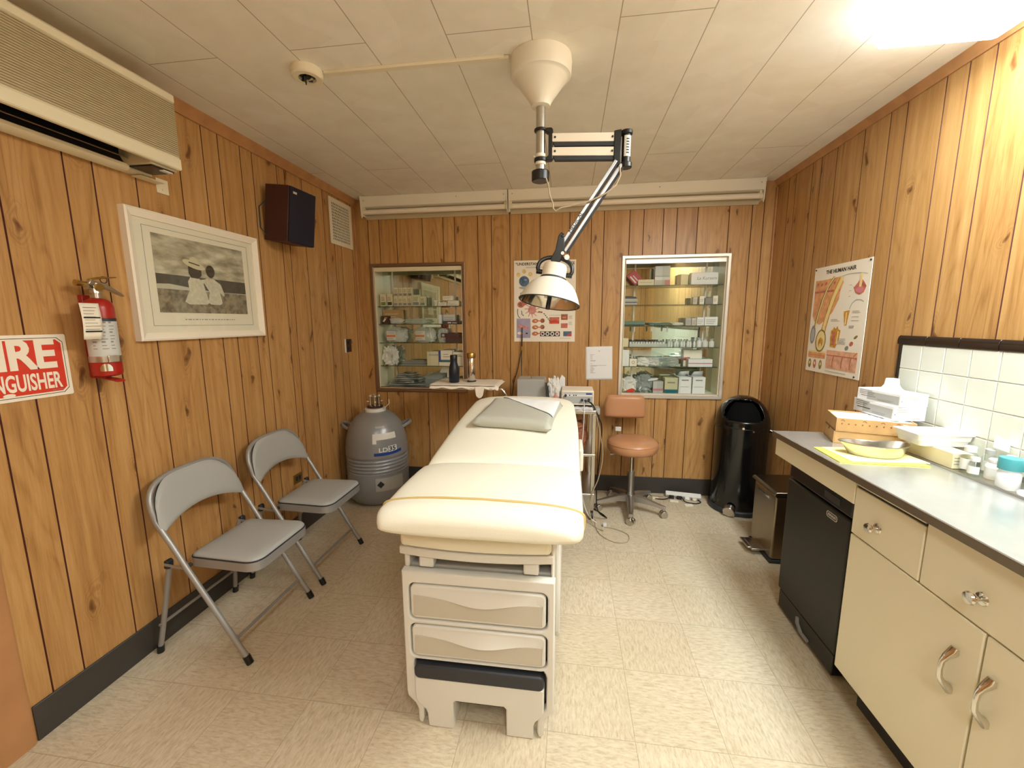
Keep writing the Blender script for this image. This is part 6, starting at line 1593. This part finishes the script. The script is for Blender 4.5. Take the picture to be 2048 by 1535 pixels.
mb = MB(); mb.prism([(1.80,.03),(1.86,.03),(1.895,.055),(1.895,.085),(1.885,.085),(1.88,.062),(1.85,.04),(1.80,.042)], 'x', GX-.004, GX+.006); mb.build('scuffed_clip', 'inkgrey', gr)
for y in (gy0+.05, gy1-.05):
    mb = MB(); mb.cyl((GX+.09, y, 0), (GX+.09, y, .02), .016, seg=16); mb.cyl((1.45, y, 0), (1.45, y, .02), .016, seg=16); mb.build('foot', 'black', fg)
a = Art(fr((GX-.0002, 1.735, .658), 'right'))
me = plate_mesh(rrect(-.034, .034, -.013, .013, .010), [rrect(-.031, .031, -.010, .010, .008)], .0012, .0003)
a.mb.add_mesh(me, a.mx, a.idx('silver')); a.rect('inkgrey', -.026, .026, -.006, .006); a.stroke('silver', [(-.024,-.004),(-.018,.006),(-.014,-.004),(-.006,.005),(0,-.004),(.006,.004),(.012,-.004),(.02,.004),(.026,-.004)], .0022, 2)
a.build('badge', dr)

# ------------------------------------------------------------------ tiled splashback
bs = thing('tile_backsplash', (XR, .8, CTZ), 'white tiled splashback with a black tile border on the right wall', 'backsplash')
by1_ = 2.098; TZ1 = 1.334; px_ = .1105; pz_ = .1065
mb = MB(); mb.box(XR-.006, XR-.0005, -.60, by1_, CTZ, TZ1); mb.build('grout_bed', 'grout', bs, smooth=False)
mb = MB()
nrow = 4
for j in range(nrow):
    zt = TZ1-.0015-pz_*j; zb = max(zt-pz_+.003, CTZ+.001)
    k = 0
    while True:
        yt = by1_-.001-px_*k; yb = yt-px_+.003
        if yb < -.6: break
        e = .002
        r0 = [Vector((XR-.004, y, z)) for y, z in ((yb,zb),(yt,zb),(yt,zt),(yb,zt))]
        r1 = [Vector((XR-.0085, y, z)) for y, z in ((yb,zb),(yt,zb),(yt,zt),(yb,zt))]
        r2 = [Vector((XR-.0100, y, z)) for y, z in ((yb+e,zb+e),(yt-e,zb+e),(yt-e,zt-e),(yb+e,zt-e))]
        mb.rings([r0, r1, r2]); k += 1
mb.build('white_tiles', 'tile', bs, smooth=False)
# black bullnose: row along the top and a column down the end
def bull(name, y0_, y1_, z0_, z1_, axis):
    mb = MB()
    if axis == 'y':
        mb.prism([(XR-.0005, z0_), (XR-.012, z0_), (XR-.013, z0_+.018), (XR-.010, z0_+.032), (XR-.004, z1_), (XR-.0005, z1_)], 'y', y0_, y1_)
    else:
        mb.prism([(XR-.0005, y0_), (XR-.012, y0_), (XR-.013, y0_+.010), (XR-.010, y0_+.02), (XR-.003, y1_), (XR-.0005, y1_)], 'z', z0_, z1_)
    return mb
pw_ = .1525
k = 0
while True:
    yt = by1_+.028-pw_*k; yb = yt-pw_+.003
    if yb < -.6: break
    bull('b', yb, yt, TZ1+.001, TZ1+.040, 'y').build('border_tile', 'tileblack', bs, bevel=.0012); k += 1
zz = TZ1
while zz > CTZ+.01:
    bull('b', by1_+.001, by1_+.028, max(zz-pw_+.003, CTZ), zz-.001, 'z').build('border_tile', 'tileblack', bs, bevel=.0012); zz -= pw_

# ------------------------------------------------------------------ goods on the counter
Z = CTZ
mk = Matrix.Translation((1.318, 1.978, 0)) @ Matrix.Rotation(R(-19), 4, 'Z')
W_, D_ = .268, .182
for i, (zb, nm, lab) in enumerate(((Z+.0005, 'cardboard_tray', 'lower brown cardboard tray of two on the counter end'), (Z+.0555, 'cardboard_tray', 'upper brown cardboard tray lined with white paper on the counter end'))):
    p0 = mk @ Vector((0, 0, zb)); t = thing(nm, p0, lab, 'box', 'brown cardboard trays on the counter')
    h_ = .054 if i == 0 else .058; w = .004; ox = .004*i
    mb = MB()
    mb.box(-W_/2+ox, W_/2, -D_/2-ox, D_/2, zb, zb+w, mx=mk)
    mb.box(-W_/2+ox, -W_/2+w+ox, -D_/2-ox, D_/2, zb+w, zb+h_, mx=mk); mb.box(W_/2-w, W_/2, -D_/2-ox, D_/2, zb+w, zb+h_, mx=mk)
    mb.box(-W_/2+w+ox, W_/2-w, -D_/2-ox, -D_/2-ox+w, zb+w, zb+h_, mx=mk); mb.box(-W_/2+w+ox, W_/2-w, D_/2-w, D_/2, zb+w, zb+h_, mx=mk)
    mb.build('tray_walls', 'kraft', t, bevel=.001)
    if i == 0:
        mb = MB(); mb.box(-W_/2+.001, W_/2-.001, -D_/2+.001, D_/2-.001, zb+h_-.003, zb+h_, mx=mk); mb.build('lid', 'kraft', t)
        mb = MB(); mb.cyl(mk @ Vector((-W_/2-.0008, .0, zb+h_-.006)), mk @ Vector((-W_/2+.002, .0, zb+h_-.006)), .007, seg=14); mb.build('thumb_hole', 'ink', t)
    else:
        a = Art(mk @ fr((0, -D_/2-ox-.0002, zb), 'back'))
        for q in range(9): a.poly('brownprint', circ(-.11+.0235*q, .034, .0032, 10)); 
        for q in (-.115, -.04, .02, .07): a.stroke('brownprint', [(q,.048),(q+.008,.052),(q+.014,.046)], .002)
        a.build('print', t)
        mb = MB(); mb.grid(lambda u, v: mk @ Vector((-W_/2+.006+ox+(W_-.014)*u, -D_/2+.002+(D_-.008)*v, zb+h_-.006+.010*abs(noise.noise(Vector((u*5, v*5, 2))))*min(1, 8*u*(1-u))*min(1, 8*v*(1-v))+.001)), 24, 16)
        o = mb.build('paper_lining', 'paper', t, ang=60); s_ = o.modifiers.new('thick', 'SOLIDIFY'); s_.thickness = .001
def glove(name, x0, x1, y0, y1, z0, h_, rot, lab):
    t = thing(name, ((x0+x1)/2, (y0+y1)/2, z0), lab, 'box', 'white glove boxes on the cardboard trays')
    mr = Matrix.Translation(((x0+x1)/2, (y0+y1)/2, z0)) @ Matrix.Rotation(R(rot), 4, 'Z') @ Matrix.Translation((-(x0+x1)/2, -(y0+y1)/2, -z0))
    mb = MB(); mb.box(x0, x1, y0, y1, z0, z0+h_, mx=mr); mb.build('carton', 'paper', t, bevel=.0012)
    a = Art(mr @ fr((x0, y0-.0001, z0), 'back')); w = x1-x0
    a.lines('labelg', w*.08, w*.7, [h_*.8, h_*.66, h_*.54], h_*.04); a.poly('inkgrey', circ(w*.05, h_*.45, h_*.05), 1); a.lines('labelg', w*.1, w*.9, [h_*.18], h_*.04, 1, .1); a.build('end_print', t)
    a = Art(mr @ fr((x0-.0001, y1, z0), 'right')); L_ = y1-y0
    # left face seen from the room: u runs from far to near
    a.rect('labelg', L_*.25, L_*.97, h_*.12, h_*.80); a.lines('inkgrey', L_*.06, L_*.42, [h_*.86, h_*.72, h_*.58], h_*.045, 2); a.rect('dkgreen' if rot < 3 else 'inkgrey', L_*.1, L_*.45, h_*.38, h_*.44, 2); a.lines('inkgrey', L_*.5, L_*.9, [h_*.3, h_*.2], h_*.03, 2); a.build('side_print', t)
    return t
gz = Z+.0555+.058+.0006
glove('glove_box', 1.350, 1.474, 1.893, 2.125, gz, .060, 2, 'lower white glove box stacked on the cardboard trays')
glove('glove_box', 1.352, 1.470, 1.892, 2.102, gz+.0605, .052, 9, 'upper white glove box with a white cup on it')
t = thing('paper_cup', (1.410, 2.0, gz+.113), 'upturned white cup with flared brim on top of the glove boxes', 'cup')
mb = MB(); mb.lathe([(.044,0),(.044,.004),(.034,.012),(.026,.026),(.023,.050),(.021,.053),(.002,.053)], Matrix.Translation((1.410, 2.0, gz+.113)), 32); mb.build('cup_body', 'paper', t, ang=45)
# folders and kidney dish
def folder(c, w, d, rot, z0, h_, m, lab):
    mb = MB(); mr = Matrix.Translation((*c, 0)) @ Matrix.Rotation(R(rot), 4, 'Z'); mb.box(-w/2, w/2, -d/2, d/2, z0, z0+h_, mx=mr); o = mb.build('folder', m, bevel=.0006); return tag(o, lab, 'folder', 'yellow folders under the steel dish')
folder((1.178, 1.742), .295, .190, -3, Z+.0004, .004, 'yellow', 'lower bright yellow folder on the counter')
folder((1.200, 1.752), .27, .180, 2, Z+.0046, .003, 'ltyellow', 'upper pale yellow folder beneath the steel kidney dish')
kd = thing('kidney_dish', (1.205, 1.745, Z+.0078), 'shiny steel kidney dish standing on the yellow folders', 'dish')
zk = Z+.0078
def kid(a_, s, z_):
    r_ = 1.+.0*a_
    x = .118*s*math.cos(a_); y = .058*s*math.sin(a_)
    y += .030*(1-(x/.118)**2)*(1 if True else 0)*s - .02*s
    if math.sin(a_) < 0: y += .020*math.exp(-(x/.045)**2)*s*abs(math.sin(a_))
    q = Matrix.Rotation(R(176), 3, 'Z') @ Vector((x, y, 0))
    return Vector((1.205+q.x, 1.745+q.y, zk+z_))
N_ = 56
mb = MB(); mb.rings([[kid(2*PI*i/N_, s, z_) for i in range(N_)] for s, z_ in ((.70,.0),(.76,.002),(.88,.026),(.985,.046),(1.02,.047),(1.02,.050),(.985,.049),(.965,.045),(.86,.026),(.74,.004),(.3,.003))], caps=True)
mb.build('dish_shell', 'steel', kd, ang=40)
# cream carton, white tray, paper
carton('cream_carton', 1.372, 1.436, 1.622, 1.835, Z+.004, .056, 'carton', 'long low cream carton on the steel counter tray below the white tray', None, lambda a, x0, x1, h: a.lines('inkgrey', x0+.005, x1-.005, [h*.7, h*.5, h*.3], .003))
t = thing('plastic_tray', (1.405, 1.762, Z+.0605), 'shallow white plastic tray resting on the cream carton', 'tray')
mb = MB()
def trr(s, z_): return [Vector((1.408+x, 1.765+y, Z+.0605+z_)) for x, y in rrect(-.092*s, .092*s, -.066*s, .066*s, .012)]
mb.rings([trr(.84, 0), trr(.86, .001), trr(.92, .020), trr(.95, .022), trr(.99, .042), trr(1.04, .044), trr(1.04, .046), trr(.98, .0445), trr(.93, .024), trr(.86, .003), trr(.4, .002)])
mb.build('tray_shell', 'paper', t, ang=30)
mb = MB(); mb.grid(lambda u, v: Vector((1.335+.135*u-.01*v, 1.775+.018*v+.0*u, Z+.066+.055*v*(1-.72*u)+.002*math.sin(u*9))), 16, 8); o = mb.build('paper_sheet', 'paper', ang=60); tag(o, 'folded white paper standing in the white plastic tray', 'paper'); s_ = o.modifiers.new('thick', 'SOLIDIFY'); s_.thickness = .001
# steel tray with vials
t = thing('steel_tray', (1.43, 1.55, Z), 'long shallow steel tray holding bottles along the splashback', 'tray')
mb = MB(); mb.box(1.357, 1.494, 1.20, 1.852, Z+.0003, Z+.0022)
mb.box(1.356, 1.359, 1.20, 1.852, Z+.0003, Z+.008); mb.box(1.492, 1.495, 1.20, 1.852, Z+.0003, Z+.02); mb.box(1.356, 1.495, 1.849, 1.852, Z+.0003, Z+.008); mb.box(1.356, 1.495, 1.20, 1.203, Z+.0003, Z+.008); mb.build('tray_shell', 'steel', t, bevel=.0006)
ZT = Z+.0026
def bottle(name, x, y, h_, r_, body, capm, lab, grp, cap_h=.2, label=True):
    t = thing(name, (x, y, ZT), lab, 'bottle', grp)
    m4 = Matrix.Translation((x, y, ZT)); hb = h_*(1-cap_h)
    mb = MB(); mb.lathe([(r_*.92,0),(r_,.003),(r_,hb*.78),(r_*.8,hb*.9),(r_*.6,hb*.96),(r_*.6,hb)], m4, 24); mb.build('bottle_body', body, t, ang=45)
    mb = MB(); mb.lathe([(r_*.72,hb-.001),(r_*.74,h_-.003),(r_*.6,h_)], m4, 24); mb.build('cap', capm, t)
    if label:
        mb = MB(); mb.grid(lambda u, v: m4 @ Vector(((r_+.0006)*math.cos(R(150+130*u)), (r_+.0006)*math.sin(R(150+130*u)), hb*(.18+.5*v))), 12, 2); mb.build('label', 'labelw', t, ang=60)
    return t
g = 'small bottles in the steel tray'
bottle('medicine_bottle', 1.388, 1.560, .066, .016, 'glassvial', 'labelw', 'small clear bottle in the steel tray, nearest the cream carton', g)
bottle('medicine_bottle', 1.424, 1.535, .070, .021, 'paperw', 'labelw', 'squat white labelled bottle, second in the steel tray', g, .16)
bottle('medicine_bottle', 1.452, 1.585, .090, .018, 'glassvial', 'labelg', 'taller clear bottle at the back of the steel tray', g)
bottle('medicine_bottle', 1.400, 1.595, .095, .022, 'glassvial', 'labelw', 'tall clear bottle behind the squat white labelled one', g)
bottle('medicine_bottle', 1.462, 1.528, .085, .016, 'glassvial', 'labelw', 'slim clear bottle against the tiles behind the squat white one', g)
bottle('medicine_bottle', 1.430, 1.490, .050, .013, 'glassvial', 'labelg', 'tiny clear vial between the white bottle and the teal capped jar', g)
t = thing('card_tag', (1.47, 1.56, Z+.095), 'white card slip leaning on the bottles by the tiles', 'card')
mb = MB(); mb.box(-.022, .022, -.001, .001, 0, .045, mx=Matrix.Translation((1.466, 1.568, ZT+.092)) @ Matrix.Rotation(R(-30), 4, 'X') @ Matrix.Rotation(R(24), 4, 'Y')); mb.build('slip', 'paper', t, smooth=False)
t = thing('capped_jar', (1.388, 1.448, ZT), 'white plastic jar with a wide teal screw cap in the steel tray', 'jar')
m4 = Matrix.Translation((1.388, 1.448, ZT))
mb = MB(); mb.lathe([(.025,0),(.027,.003),(.027,.052),(.024,.058),(.024,.066)], m4, 32); mb.build('jar_body', 'paper', t, ang=45)
mb = MB(); mb.lathe([(.0285,.064),(.0285,.098),(.027,.101),(.002,.101)], m4, 40); o = mb.build('screw_cap', 'teal', t, ang=45)
t = thing('oval_lid', (1.445, 1.40, ZT), 'white oval dish lid lying on a low jar beside the teal capped jar', 'lid')
m4 = Matrix.Translation((1.442, 1.36, ZT))
mb = MB(); mb.lathe([(.034,0),(.036,.003),(.036,.072),(.03,.076)], m4, 32); mb.build('jar_body', 'labelw', t, ang=45)
mb = MB(); mb.lathe([(.040,.076),(.050,.080),(.062,.088),(.062,.091),(.05,.086),(.03,.083),(.002,.083)], m4, 48, sy=1.9, sx=.8); mb.build('lid_plate', 'paper', t, ang=45)
for (x, y, lab) in ((1.385, 1.375, 'round white pot lid at the front edge of the steel tray, nearer the teal cap'), (1.388, 1.285, 'round white pot lid at the front edge of the steel tray, nearer the camera')):
    t = thing('pot_lid', (x, y, ZT), lab, 'lid', 'round white pot lids in the steel tray'); mb = MB(); mb.lathe([(.030,0),(.031,.002),(.031,.012),(.028,.015),(.024,.013),(.002,.013)], Matrix.Translation((x, y, ZT)), 32, sx=.85); mb.build('lid_body', 'paper', t, ang=45)

# ------------------------------------------------------------------ render look
w = bpy.data.worlds.new('world'); S.world = w; w.use_nodes = True
w.node_tree.nodes['Background'].inputs[0].default_value = (.02, .018, .015, 1)
vs = S.view_settings; S.display_settings.display_device = 'sRGB'
vs.view_transform = 'Standard'; vs.look = 'None'; vs.gamma = 1.; vs.use_curve_mapping = False; vs.exposure = 1.3
S.cycles.max_bounces = 10; S.cycles.diffuse_bounces = 5; S.cycles.glossy_bounces = 5; S.cycles.transparent_max_bounces = 16; S.cycles.transmission_bounces = 6
S.cycles.use_denoising = True
S.cycles.sample_clamp_indirect = 6.
